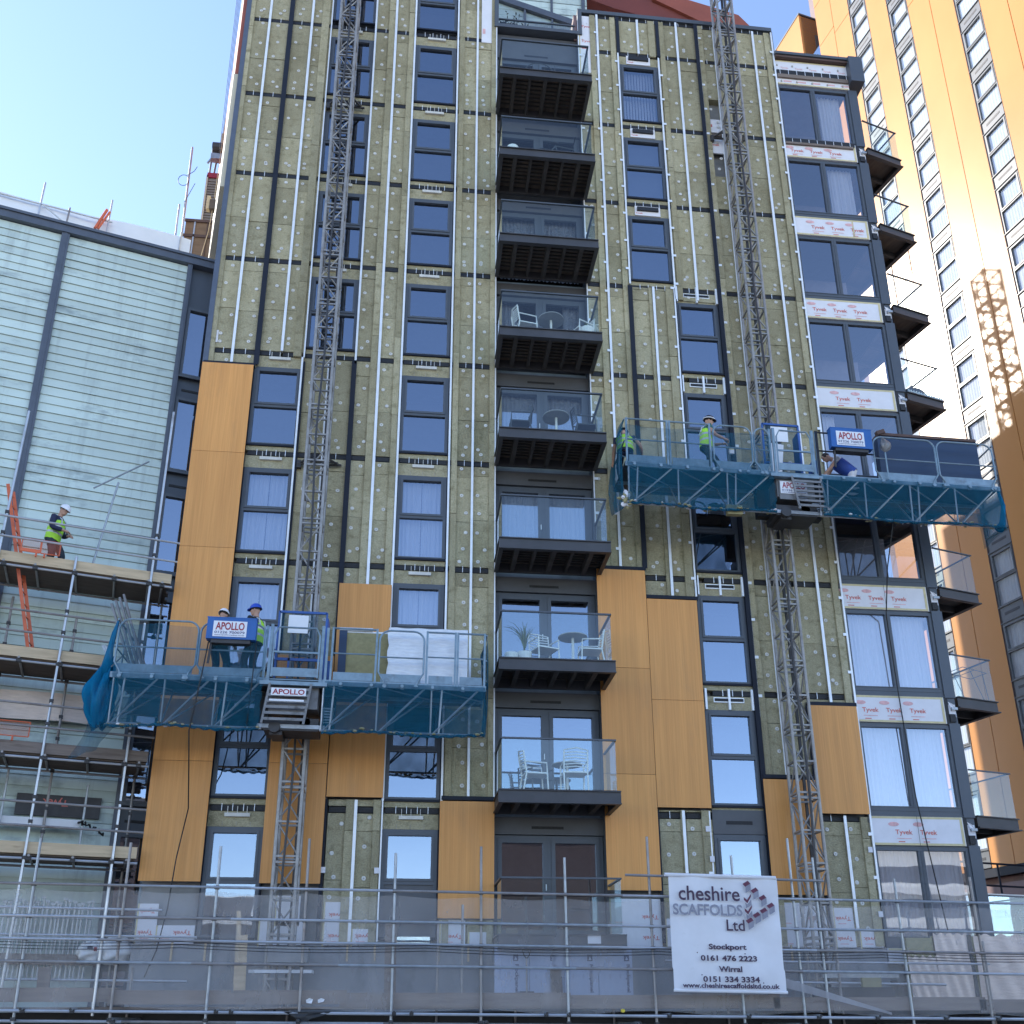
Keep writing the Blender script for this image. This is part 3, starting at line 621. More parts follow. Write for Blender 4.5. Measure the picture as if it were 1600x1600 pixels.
# top of the bay
b = MB().box(10.34, 12.6, .0, .16, 27.9, 28.86, 0).box(10.36, 12.58, -.04, .0, 28.26, 28.44, 1).box(10.36, 12.58, -.06, .0, 28.12, 28.25, 2).box(10.36, 12.58, -.004, 0, 27.9, 27.95, 3).box(10.36, 12.58, -.004, 0, 28.82, 28.86, 3)
for q in range(9): b.box(10.45+.26*q, 10.463+.26*q, -.052, -.04, 28.24, 28.46, 4)
for q in range(5): b.box(10.38+.48*q, 10.42+.48*q, -.02, 0, 28.62, 28.68, 5); b.box(10.46+.48*q, 10.50+.48*q, -.02, 0, 27.98, 28.04, 5); b.text('Tyvek', (10.5+.45*q, -.006, 28.52), (1, 0, 0), (0, 0, 1), .25, .08, 6, .02); b.box(10.55+.45*q, 10.8+.45*q, -.006, 0, 28.0, 28.05, 6)
on('membrane_band', b, ('membrane', 'black_foil', 'timber_old', 'tape', 'aluminium', 'fixing_dark', 'print_pale'))
on('corner_box', MB().box(12.60, 13.02, -.22, .4, 28.05, 29.05), 'pilaster_grey')
b = MB().box(10.32, 13.05, -.16, .5, 28.96, 29.06).box(10.34, 12.7, -.12, .3, 28.88, 28.95, 1); on('coping', b, ('frame_grey', 'brown_edge'))
b = MB().box(10.32, 12.35, .9, .93, 29.95, 29.99).box(12.32, 12.35, .93, 3, 29.95, 29.99); on('terrace_handrail', b, 'frame_grey')
MB().quad((10.32, .91, 29), (12.34, .91, 29), (12.34, .91, 29.95), (10.32, .91, 29.95)).build('terrace_glass', m_('rail_glass'), AB)
# parapet of the right-hand facade and terrace recess
on('coping', MB().box(4.30, 10.34, -.06, .5, 29.99, 30.13).box(4.30, 4.42, -.06, 1.6, 29.08, 29.99).box(10.30, 10.36, -.04, .4, 29.06, 29.99), 'frame_grey')
on('parapet_return', MB().box(4.20, 4.30, .1, 2.4, 29.0, 30.05), 'mauve_wall')
on('coping', MB().box(1.80, 4.32, -.08, .5, 29.05, 29.17).box(1.80, 1.92, -.08, .4, 29.17, 31.6), 'frame_grey')
b = MB().box(4.33, 4.84, -.01, 0, 27.6, 29.9, 0).box(4.33, 4.36, -.016, -.01, 27.6, 29.9, 1); b.text('Tyvek', (4.4, -.014, 28.8), (1, 0, 0), (0, 0, 1), .36, .11, 2, .02); b.text('Tyvek', (4.4, -.014, 29.4), (1, 0, 0), (0, 0, 1), .36, .11, 2, .02); b.box(4.40, 4.56, -.014, -.01, 28.55, 28.6, 2)
on('membrane_patch', b, ('membrane', 'tape', 'print_red'))
b = MB().box(1.42, 1.80, -.02, 0, 28.4, 31.4, 0).box(1.74, 1.80, -.026, -.02, 28.4, 31.4, 1).box(1.45, 1.53, -.024, -.02, 28.75, 28.95, 2); on('membrane_patch', b, ('membrane', 'tape', 'print_pale'))
# roof terrace and set-back top storey
MB().quad((1.92, .1, 29.17), (4.22, .1, 29.17), (4.22, .1, 29.56), (1.92, .1, 29.56)).build('terrace_glass', m_('rail_glass'), AB)
on('terrace_handrail', MB().box(1.92, 4.24, .08, .12, 29.56, 29.60), 'frame_grey')
b = MB().beam((1.9, 2.2, 33.36), (4.9, 2.2, 32.36), .12, .24).box(2.96, 3.03, 2.17, 2.24, 30.4, 33.05).box(3.87, 3.93, 2.17, 2.24, 30.4, 32.75).box(1.88, 1.95, 2.17, 2.24, 30.4, 34).box(3.86, 3.93, 2.17, 2.24, 32.7, 36).box(4.9, 5.02, 2.17, 2.24, 30.4, 36)
on('penthouse_frame', b, 'mullion_grey')
MB().quad((1.9, 2.22, 30.4), (4.95, 2.22, 30.4), (4.95, 2.22, 32.35), (1.9, 2.22, 33.35)).build('penthouse_glass', m_('tower_glass'), AB)
b = MB()
for q in range(14): z = 32.4+q*.26; b.box(1.9, 5.1, 2.26+.01*(q % 2), 2.30, z, z+.235)
on('penthouse_louvre', b, 'louvre_glass')
b = MB().slab([(1.9, 2.9), (5.2, 2.9), (5.2, 9), (1.9, 9)], 30.4, 36); on('penthouse_wall', b, 'curtain')
b = MB().prism([(5.2, 34.85), (6.23, 34.47), (7.24, 34.23), (9.3, 34.19), (7.6, 34.95), (7.2, 36), (5.2, 36.5)], 3.0, 4.4); on('roof_soffit', b, 'roof_red_shaded')
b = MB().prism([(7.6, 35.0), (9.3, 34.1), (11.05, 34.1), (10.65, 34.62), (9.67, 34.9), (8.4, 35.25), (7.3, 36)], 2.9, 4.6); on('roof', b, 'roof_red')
# unseen rear roof block, shaped for its shadow on the orange tower
b = MB().slab([(-9, 13.5), (9.1, 13.5), (7.8, 18.6), (-10, 18.6)], 29, 32.95); b.box(3.2, 5.5, 14.5, 17.5, 32.95, 33.85).box(6.6, 7.6, 15.5, 17.6, 32.95, 34.45).box(8.2, 8.9, 13.8, 14.6, 32.95, 33.55)  # boxes here and railings below added to roughen the shadow edge
for q in range(14): x = -1+q*.72; b.box(x, x+.05, 13.5, 13.55, 32.95, 34.05)
b.box(-1, 8.9, 13.5, 13.55, 34.00, 34.05).box(-1, 8.9, 13.5, 13.55, 33.50, 33.55)
for q in range(7): y = 13.5+q*.72; b.box(9.0-.25*q*.72, 9.06-.25*q*.72, y, y+.06, 32.95, 34.05)
b.beam((9.03, 13.5, 34.02), (7.75, 18.5, 34.02), .05, .05).beam((9.03, 13.5, 33.50), (7.75, 18.5, 33.50), .05, .05)
on('unseen_roof_block', b, 'frame_grey')
# ---- balconies on the hidden right-hand side
def side_balcony(zt):
    o = MB(); x0, x1, y0, y1 = .02, 1.30, 0, 3.2; zb = zt-.27
    o.box(x0, x1, y0, y0+.10, zt-.025, zt).box(x0, x1-.02, y0+.04, y0+.055, zb, zt-.025).box(x0, x1+.02, y0-.01, y0+.10, zb-.015, zb+.012).box(x1-.10, x1, y0+.1, y1, zt-.025, zt).box(x1-.055, x1-.04, y0+.05, y1, zb, zt-.025).box(x1-.1, x1+.02, y0+.10, y1, zb-.015, zb+.012)
    fo = o.build('balcony', m_('balcony_steel'), AB); fo.location = (13.03, .25, 0); fo.rotation_euler = (0, 0, R(15.6))
    MB().box(x0, x1-.06, y0+.06, y1, zt-.07, zt-.026).build('deck', m_('soffit_board'), fo)
    q = MB()
    for k in range(1, 5): q.box(x0, x1-.06, y0+.05+.75*k-.04, y0+.05+.75*k+.04, zb+.03, zt-.07)
    q.build('joist', m_('balcony_soffit'), fo); zr = zt+1.06
    MB().box(x0-.02, x1-.02, .02, .06, zr, zr+.03).box(x1-.08, x1-.04, .06, y1, zr, zr+.03).build('handrail', m_('frame_grey'), fo)
    MB().quad((x0, .04, zt), (x1-.06, .04, zt), (x1-.06, .04, zr), (x0, .04, zr)).build('glass_panel', m_('rail_glass'), fo)
    MB().quad((x1-.06, .04, zt), (x1-.06, y1, zt), (x1-.06, y1, zr), (x1-.06, .04, zr)).build('glass_panel', m_('rail_glass'), fo)
for j in range(9): side_balcony(25.97-2.87*j)
on('side_wall', MB().slab([(12.1, 1.75), (12.42, 1.75), (6.85, 21.6), (6.5, 21.6)], 0, 29.0), 'pilaster_grey')
on('unseen_roof_block', MB().slab([(-3, 6), (11.1, 6), (6.9, 21.6), (-8, 21.6)], 29, 30.9), 'concrete')  # unseen rear roof, height and depth set by the tower shadow
# ================================================================== glass clad neighbour on the left
LB = thing('glass_clad_building', 'low block clad in pale green glass louvres with a dark window strip', 'building', (-5.35, 1.2, 0), R(15.7))
S0 = -10.5
b = MB(); rnd = random.Random(4); z = 1.2
while z < 20.28:
    for s0, s1 in ((S0, -7.3), (-7.1, -4.07), (-3.88, -.98)):
        dz = rnd.uniform(-.007, .007); dy0, dy1 = rnd.uniform(-.006, .006), rnd.uniform(-.006, .006)
        b.add([(s0, .03, z+.24), (s1, .03, z+.24), (s1, .0+dy1, z+dz+rnd.uniform(-.006, .006)), (s0, .0+dy0, z+dz), (s0, .045, z+.24), (s1, .045, z+.24), (s1, .015, z+dz), (s0, .015, z+dz)], [(0, 3, 2, 1), (4, 5, 6, 7), (3, 7, 6, 2), (0, 1, 5, 4)])
    z += .237
b.build('glass_louvre', m_('louvre_glass'), LB)
MB().box(S0, -.9, .14, .2, 0, 20.4).build('backing', m_('louvre_gap'), LB)
for s0, s1 in ((-7.3, -7.1), (-4.07, -3.88), (-.98, -.86)): MB().box(s0, s1, -.06, .16, 0, 20.45).box(s0+.08, s1-.06, -.075, -.06, 0, 20.45).build('mullion', m_('mullion_grey'), LB)
MB().box(S0, .6, -.10, .5, 20.42, 20.62).box(S0, .6, -.14, .5, 20.62, 20.70).build('coping', m_('mullion_grey'), LB)
MB().box(S0, 2.0, .2, 9, 0, 20.42).build('wall', m_('pilaster_grey'), LB)
MB().box(-.86, .9, .1, .2, 0, 20.42).build('spandrel_panel', m_('pilaster_grey'), LB)
for k in range(8):
    zt = 19.10-2.76*k
    if zt < 2: break
    b = MB(); x0, x1, z0 = -.84, .35, zt-2.12
    b.box(x0, x0+.07, .0, .1, z0, zt).box(x1-.07, x1, .0, .1, z0, zt).box(x0+.07, x1-.07, .0, .1, z0, z0+.07).box(x0+.07, x1-.07, .0, .1, zt-.08, zt).box(x0-.03, x1, -.03, .0, z0-.05, z0)
    if k > 0: b.box(x0+.1, x1-.3, .085, .099, zt+.24, zt+.30, 1)
    fo = b.build('window', m_('frame_grey', 'black_foil'), LB)
    MB().quad((x0+.07, .07, z0+.07), (x1-.07, .07, z0+.07), (x1-.07, .07, zt-.08), (x0+.07, .07, zt-.08)).build('pane', m_('pane_glass'), fo)
    MB().quad((x0, .095, z0), (x1, .095, z0), (x1, .095, zt), (x0, .095, zt)).build('reveal', m_('room_dark'), fo)
# ---- edge scaffold and white sheeting on its roof
ES = thing('roof_edge_scaffold', 'tube scaffold standing along the roof edge of the glass louvre building', 'scaffold', (-5.35, 1.2, 20.42), R(15.7))
def tb(p, q, r=.024, mat='bright_tube', parent=None, name='tube', n=8): return MB().tube(p, q, r, 0, n).build(name, m_(mat), parent)
for s, z1 in ((-8.2, 2.6), (-6.6, 2.5), (-4.95, 2.77), (-3.22, 2.78), (-1.31, 2.3)): tb((s, 1.5, 0), (s+.03, 1.5, z1), .025, 'bright_tube', ES, 'standard')
for z in (1.55, 2.02): tb((-9.5, 1.5, z), (-3.1, 1.5, z+.0), .024, 'bright_tube', ES, 'ledger')
tb((-3.5, 1.42, 1.6), (-3.28, 1.45, 2.36), .04, 'orange_plastic', ES, 'brace'); tb((-3.42, 1.4, 1.6), (-3.2, 1.44, 2.3), .03, 'orange_plastic', ES, 'brace')
tb((-4.9, 1.45, 2.0), (-4.2, 1.45, 1.5), .02, 'bright_tube', ES, 'brace'); tb((-4.22, 1.45, 1.5), (-4.2, 1.45, 2.1), .024, 'old_tube', ES, 'standard')
sh = MB().grid(60, 6, lambda u, v: (-9.6+8.6*u, 1.62+.05*math.sin(30*u)*math.sin(3*v)+.04*math.sin(11*u), .2+(2.0+.07*math.sin(9*u)-.25*max(0, u-.8))*v)).build('white_sheeting', m_('white_sheet'), None, True)
sh.location = (-5.35, 1.2, 20.42); sh.rotation_euler = (0, 0, R(15.7)); tag(sh, 'white plastic sheeting stretched along the roof edge of the glass louvre building', 'sheeting')
# ---- plant seen over that roof, against the tower
b = thing('plant_enclosure', 'tan ribbed box with red handrail on top, above the glass louvre building against the tower', 'plant room', (-7.0, 6, 24.5))
w = MB(); w.box(-.48, 1.2, 0, 2, 0, 3.95, 0)
for k in range(34): z = .1+.112*k; w.box(-.49, 1.2, -.03, 0, z, z+.07, 0)
w.box(-.52, -.46, -.05, .1, 0, 4.05, 1); w.build('ribbed_wall', m_('tan_ribbed', 'cream_wall'), b)
MB().box(-.5, 1.2, -.05, .4, 3.95, 4.15).build('toe_board', m_('apollo_red'), b)
for p, q in (((-.45, 0, 4.1), (-.43, 0, 5.3)), ((-.45, 0, 4.7), (1.0, 0, 4.55)), ((-.3, 0, 4.1), (-.25, 0, 5.1))): tb(p, q, .035, 'old_tube', b, 'handrail')
b2 = thing('winch', 'dark cable winch on a frame above the tan ribbed enclosure beside the tower edge', 'winch', (-7.15, 5.8, 29.4))
MB().path([(-.22, 0, .15), (.22, 0, .15)], .22, 0, 14).build('drum', m_('mast_dark'), b2); MB().box(-.25, .3, -.1, .1, -.35, -.12).beam((-.35, 0, -.5), (-.1, 0, 0), .05, .05).beam((.35, 0, -.55), (.1, 0, 0), .05, .05).build('frame', m_('galvanised'), b2)
MB().box(.02, .14, -.08, .08, .1, .8).build('jib', m_('cream_wall'), b2)
h = MB().box(-7.68, -5.9, 4.9, 5.0, 21.0, 25.55, 0).box(-7.0, -6.97, 4.87, 4.9, 21, 25.5, 1).box(-7.4, -7.36, 4.86, 4.9, 21, 25.5, 2).box(-7.7, -5.9, 4.86, 4.9, 24.9, 25.0, 1).box(-7.7, -5.9, 4.85, 4.9, 25.5, 25.6, 1)
tag(h.build('hoarding', m_('brown_hoarding', 'brown_edge', 'bright_tube')), 'brown boarded hoarding on the roof edge below the tan ribbed enclosure', 'hoarding')
o = tb((-7.62, 4.7, 20.6), (-7.74, 4.7, 28.4), .035, 'bright_tube', None, 'scaffold_pole'); tag(o, 'tall lone scaffold pole standing beside the brown hoarding on the roof', 'pole')
o = tb((-7.80, 4.6, 20.6), (-7.86, 4.6, 25.9), .03, 'bright_tube', None, 'scaffold_pole'); tag(o, 'short scaffold pole beside the tall lone pole on the roof', 'pole')
for k in range(4):
    o = tb((-6.55-.05*k, 4+.03*k, 27.6), (-6.66-.045*k, 4+.03*k, 36.5), .008, 'mast_dark', None, 'hoist_cable', 5); tag(o, 'thin hoist cable hanging against the sky beside the tower edge', 'cable', 'hoist cables beside the tower')
o = MB().path([(-6.6, 3.8, 25.3), (-6.65, 3.8, 24.2), (-6.78, 3.8, 23.2), (-6.72, 3.8, 22.2), (-6.8, 3.8, 21.2), (-6.75, 3.8, 20.9)], .012, 0, 5).path([(-6.56, 3.8, 29), (-6.6, 3.8, 25.5)], .01, 0, 5).build('rope', m_('timber_new')); tag(o, 'pale rope dangling below the wooden pulley block', 'rope')
o = MB().box(-6.70, -6.52, 3.7, 3.9, 25.0, 25.35, 1).box(-6.80, -6.70, 3.72, 3.88, 25.0, 25.5, 0).build('pulley_block', m_('timber_new', 'timber_dark')); tag(o, 'wooden pulley block hanging on ropes in front of the tan enclosure', 'pulley')
cp = [(-7.84+.17*math.cos(t*.35), 4.6, 26.9+.22*math.sin(t*.35)) for t in range(0, 22)]+[(-7.55, 4.6, 27.3), (-7.5, 4.7, 27.6)]
o = MB().path(cp, .010, 0, 5).path([(-7.5, 4.7, 26.9), (-7.72, 4.6, 26.0), (-7.66, 4.6, 25.5)], .01, 0, 5).build('cable_loop', m_('mast_dark')); tag(o, 'black cable coiled in a loop against the sky left of the tan enclosure', 'cable')
# ================================================================== orange tower on the right
OT = thing('orange_tower', 'tall sunlit orange panelled tower with strips of grey windows behind the tower block', 'building', (21.6, 10.5, 0), R(-78))
MB().box(-5.05, 14, .14, 9, 6.2, 62).box(-9.0, -6.36, .14, 8, 40, 54.1).box(-9.0, 14, .5, 9, 0, 6.2).box(-10, -5.0, 4, 9, 0, 62).box(-6.4, -5.0, .4, 6, 40, 49.6).build('wall', m_('mauve_wall'), OT)
def tp(x0, x1, z0, z1, y0=0): return MB().box(x0+.008, x1-.008, y0, y0+.13, z0+.008, z1-.008)
def tcol(x0, x1, ph, z0=6.5, z1=62, st=2.845):
    b = MB(); z = z0; zz = ph
    while zz < z0+.4: zz += st
    while z < z1: q = min(zz, z1); b.box(x0+.016, x1-.016, 0, .135, z+.018, q-.018); z = q; zz += st
    b.build('cladding_panel', m_('tower_panel'), OT)
ZT = lambda k: 49.21-2.845*k
tcol(-5.08, -3.83, ZT(0)+.9); tcol(-3.83, -2.62, ZT(0)+.4, 30)
tcol(-1.49, -.20, ZT(0)+.9); tcol(.965, 2.19, ZT(1)+.9-1.9); tcol(2.19, 3.38, ZT(1)+.55-.6); tcol(4.55, 5.76, ZT(1)+.3); tcol(5.76, 6.95, ZT(1)+1.2); tcol(8.1, 9.4, ZT(1)+.3); tcol(9.4, 14, ZT(1))
tcol(-2.58, -1.49, ZT(0)+.5, 6.5, 34); tcol(-5.08, -3.83+.0, ZT(0), 6.2, 6.5) if 0 else None
b = MB()
for z0, z1 in ((6.5, 9.2), (9.2, 12), (12, 14.9), (14.9, 17.6), (17.6, 20.4), (20.4, 23.3), (23.3, 26.2), (26.2, 29.9)): b.box(-3.82, -3.76, 0, .135, z0+.01, z1-.01)
b.build('cladding_panel', m_('tower_panel'), OT)
MB().box(-8.95, -6.36, 0, .14, 46, 54.1).box(-6.50, -6.36, .14, 6, 46, 54.1).build('cladding_panel', m_('tower_panel'), OT); MB().box(-9.0, -6.30, -.03, 6, 54.1, 54.2).build('coping', m_('frame_grey'), OT)
MB().box(-6.358, -6.33, .9, 2.6, 50.2, 52.9).build('window', m_('room_dark'), OT)
MB().box(-6.36, -5.1, .2, .24, 49.6, 50.6).build('terrace_glass', m_('louvre_pane'), OT)
MB().box(-9, 14, -.04, .3, 6.2, 6.5).build('flashing', m_('black_rail'), OT)
b = MB(); W_, H_ = 1.14, 2.19
b.box(0, .06, .02, .12, .0, H_).box(W_-.06, W_, .02, .12, 0, H_).box(.06, W_-.06, .02, .12, 0, .06).box(.06, W_-.06, .02, .12, H_-.07, H_).box(.06, W_-.06, .02, .12, 1.05, 1.12)
b.box(.06, .12, .0, .1, 1.12, H_-.07).box(W_-.12, W_-.06, .0, .1, 1.12, H_-.07).box(.12, W_-.12, .0, .1, 1.12, 1.18).box(.12, W_-.12, .0, .1, H_-.13, H_-.07)
b.box(0, W_, .03, .12, -.63, -.02).box(.22, W_-.22, .022, .03, -.36, -.26, 1).box(-.02, W_+.02, -.02, .06, -.66, -.63).box(-.02, W_+.02, -.02, .08, -.03, .0).box(-.025, 0, -.005, .14, -.64, H_+.02, 2).box(W_, W_+.02, -.005, .14, -.64, H_+.02, 2)
tw = b.build('window', m_('tower_frame', 'mast_dark', 'brown_edge'), OT)
MB().quad((.12, .07, 1.18), (W_-.12, .07, 1.18), (W_-.12, .07, H_-.13), (.12, .07, H_-.13)).quad((.06, .08, .06), (W_-.06, .08, .06), (W_-.06, .08, 1.05), (.06, .08, 1.05)).build('pane', m_('tower_glass'), tw)
c = MB().grid(40, 2, lambda u, v: (.05+(W_-.1)*u, .118+.008*math.sin(50*u), .03+(H_-.06)*v)); c.build('curtain', m_('curtain'), tw, True)
first = True
for x0, off, k0, k1 in ((-.185, -5.70, 0, 15), (3.40, -8.52, 0, 14), (-2.61, 0, -1, 6), (-3.75, -19.9, 0, 8), (6.96, -5.7, 0, 8)):
    for k in range(k0, k1):
        zb = 49.21+off-2.845*k-H_
        if zb < 7 : continue
        if first: tw.location = (x0, 0, zb); first = False; continue
        q = tw.copy(); COL.objects.link(q); q.location = (x0, 0, zb); dupkids(tw, q)
# upper rows of the two nearer strips
for x0, z in ((-.185, 46.36), (-.185, 49.21), (3.40, 43.53), (3.4, 46.38)):
    q = tw.copy(); COL.objects.link(q); q.location = (x0, 0, z-H_); dupkids(tw, q)
MB().box(-4, 14, -.25, .5, 0, 5.9).build('base_wall', m_('mauve_wall'), OT)
# terrace rail at its foot and cream shopfront behind the scaffold
b = thing('terrace_railing', 'black metal railing at the foot of the orange tower, beside the grey corner panel', 'railing', (15.2, 6.5, 0), R(15))
for z in (4.6, 5.15, 5.8): tb((-2.4, 0, z), (4, 0, z), .03, 'black_rail', b, 'rail')
for x in (-1.3, -1.15, .9, 2.5): tb((x, 0, 3.9), (x, 0, 5.8), .03, 'black_rail', b, 'post')
b = thing('cream_pavilion', 'low cream building with dark windows and glass canopy, behind the scaffold at lower right', 'building', (13.3, 2.4, 0), R(12))
w = MB().box(0, 6, .3, 4, 0, 3.85).box(0, 6, .2, .3, 3.55, 3.85)
for x in (.0, .8, 1.6, 2.6): w.box(x, x+.2, .2, .3, 0, 3.55)
w.build('wall', m_('cream_wall'), b); MB().box(.2, .8, .25, .29, .8, 3.4).box(1.0, 1.6, .25, .29, .8, 3.4).box(1.8, 2.6, .25, .29, .8, 3.4).build('window', m_('room_dark'), b)
MB().quad((-.2, .1, 2.6), (4, .1, 2.6), (4, .1, 4.35), (-.2, .1, 4.35)).build('glass_panel', m_('louvre_pane'), b); MB().box(-.2, 4, .06, .14, 4.35, 4.41).build('rail', m_('bright_tube'), b)
MB().path([(-.1, .5, 4.6), (.05, .5, 4.95), (.2, .5, 5.0), (.3, .5, 4.7)], .035, 0, 6).path([(.45, .5, 4.6), (.4, .5, 5.2)], .03, 0, 6).build('awning_arm', m_('black_rail'), b); MB().box(-.1, .5, .6, .64, 4.35, 5.2).build('awning', m_('louvre_pane'), b)
# ================================================================== buildings across the street (seen only in the glass)
def opposite(x0, x1, y, h, base, label):
    b = thing('street_block', label, 'building', (x0, y, 0)); w = x1-x0; m = MB(); m.box(0, w, -12, 0, base, h).build('wall', m_('render_white'), b)
    MB().box(-.1, w+.1, -12, .05, 0, base).build('base_wall', m_('brick_red'), b); g = MB(); s = MB()
    z = base+.9
    while z < h-1.5: g.box(.8, w-.8, 0, .04, z, z+1.5); s.box(0, w, 0, 1.2, z-1.0, z-.45); z += 2.9
    g.build('window_band', m_('room_dark'), b); s.build('balcony_band', m_('render_white'), b)
    return b
opposite(40, 84, -62, 15.5, 5.5, 'white balconied block on a red brick base across the street')
opposite(6.5, 22, -62, 19, 16.5, 'red brick block across the street')
opposite(-24, -12.5, -70, 11.5, 9, 'narrow brick block across the street')
# mast standing behind the block, whose shadow falls on the orange tower
# ================================================================== mast climbers
def mast(name, label, x, y, z0, z1, ties=(), cable=True, rz=0., a=.225, cr=.039):
    t = thing(name, label, 'mast', (x, y, z0), rz); L = 1.508; n = int((z1-z0)/L)
    for sx in (-1, 1):
        for sy in (-1, 1): MB().path([(sx*a, sy*a, 0), (sx*a, sy*a, n*L)], cr, 0, 8).build('chord', m_('mast_steel'), t)
    b = MB(); r = cr*.5; bw = cr*1.03
    for k in range(n):
        z = k*L
        for zz in (.06, .75, L-.06):
            for s in (-1, 1): b.beam((-a, s*a, z+zz), (a, s*a, z+zz), bw, bw).beam((s*a, -a, z+zz), (s*a, a, z+zz), bw, bw)
        for s in (-1, 1):
            f = s
            b.tube((-a*f, s*a, z+.08), (a*f, s*a, z+.74), r, 0, 5).tube((a*f, s*a, z+.76), (-a*f, s*a, z+L-.08), r, 0, 5)
            b.tube((s*a, -a*f, z+.08), (s*a, a*f, z+.74), r, 0, 5).tube((s*a, a*f, z+.76), (s*a, -a*f, z+L-.08), r, 0, 5)
    b.build('lacing', m_('mast_steel'), t)
    b = MB().box(.10, .16, a, a+.05, 0, n*L)
    b.build('gear_rack', m_('mast_dark'), t)
    if cable:
        rr = random.Random(2); b = MB().path([(-.02+.03*math.sin(k*.9)+.02*k/n, -a-.05, k*.75) for k in range(int(n*2))], .026, 0, 6); b.build('power_cable', m_('mast_dark'), t)
    for zt in ties:
        b = MB().tube((-a, a, zt-z0), (-a-.25, -y-.02, zt-z0+.05), .03).tube((a, a, zt-z0), (a+.25, -y-.02, zt-z0+.05), .03).tube((-a-.3, -y-.08, zt-z0), (a+.3, -y-.08, zt-z0+.02), .03).tube((-a-.1, a, zt-z0-.1), (a+.2, -y-.05, zt-z0+.1), .022).box(-a-.3, -a-.2, -y-.1, -y, zt-z0-.1, zt-z0+.1)
        b.build('wall_tie', m_('mast_dark'), t)
    return t
mast('climber_mast', 'grey lattice mast fixed to the facade and running up through the lower work platform', -2.36, -.60, 0, 37.7, (25.35, 13.95))
mast('climber_mast', 'grey lattice mast fixed to the facade and running up through the upper work platform', 8.60, -.60, 0, 37.7, (25.4, 14.5))
mast('climber_mast', 'lattice mast behind the tower block that throws a shadow on the orange tower', 12.75, 14.2, 0, 37.0, (), True, .3, .36, .06)
def loop(b, x0, x1, z0, z1, y, r=.022, rad=.22, m=0, low=.14):
    # tube panel with rounded upper corners whose feet crank inwards
    P = [(x0+low, y, z0), (x0+low*.8, y, z0+.12), (x0, y, z0+.30), (x0, y, z1-rad)]
    for k in range(1, 5): t = k/5*math.pi/2; P.append((x0+rad-rad*math.cos(t), y, z1-rad+rad*math.sin(t)))
    P += [(x0+rad, y, z1), (x1-rad, y, z1)]
    for k in range(1, 5): t = k/5*math.pi/2; P.append((x1-rad+rad*math.sin(t), y, z1-rad+rad*math.cos(t)))
    P += [(x1, y, z1-rad), (x1, y, z0+.30), (x1-low*.8, y, z0+.12), (x1-low, y, z0)]
    b.path(P, r, m, 8)
    b.tube((x0, y, (z0+z1)/2+.02), (x1, y, (z0+z1)/2+.02), r*.8, m, 6)
def square(b, x0, x1, z0, z1, y, r=.022, m=0):
    b.box(x0-r, x0+r, y-r, y+r, z0, z1+r, m).box(x1-r, x1+r, y-r, y+r, z0, z1+r, m)
    b.tube((x0, y, z1), (x1, y, z1), r, m, 6); b.tube((x0, y, (z0+z1)/2+.05), (x1, y, (z0+z1)/2+.05), r*.8, m, 6)
def apollo(b, x0, x1, y, z0, z1, full=True, m0=0, m1=1, m2=2):
    b.box(x0, x1, y, y+.006, z0, z1, m0); w = x1-x0; h = z1-z0; yy = y-.004
    if full:
        b.text('APOLLO', (x0+.07*w, yy, z0+.42*h), (1, 0, 0), (0, 0, 1), .86*w, .50*h, m1, .022)
        b.text('01226 700079', (x0+.05*w, yy, z0+.19*h), (1, 0, 0), (0, 0, 1), .90*w, .16*h, m2, .012)
        b.text('www.apollocradles.co.uk', (x0+.05*w, yy, z0+.05*h), (1, 0, 0), (0, 0, 1), .90*w, .09*h, m2, .012)
    else:
        b.text('APOLLO', (x0+.04*w, yy, z0+.14*h), (1, 0, 0), (0, 0, 1), .92*w, .72*h, m1, .022)
YF, YB = -1.72, -.92
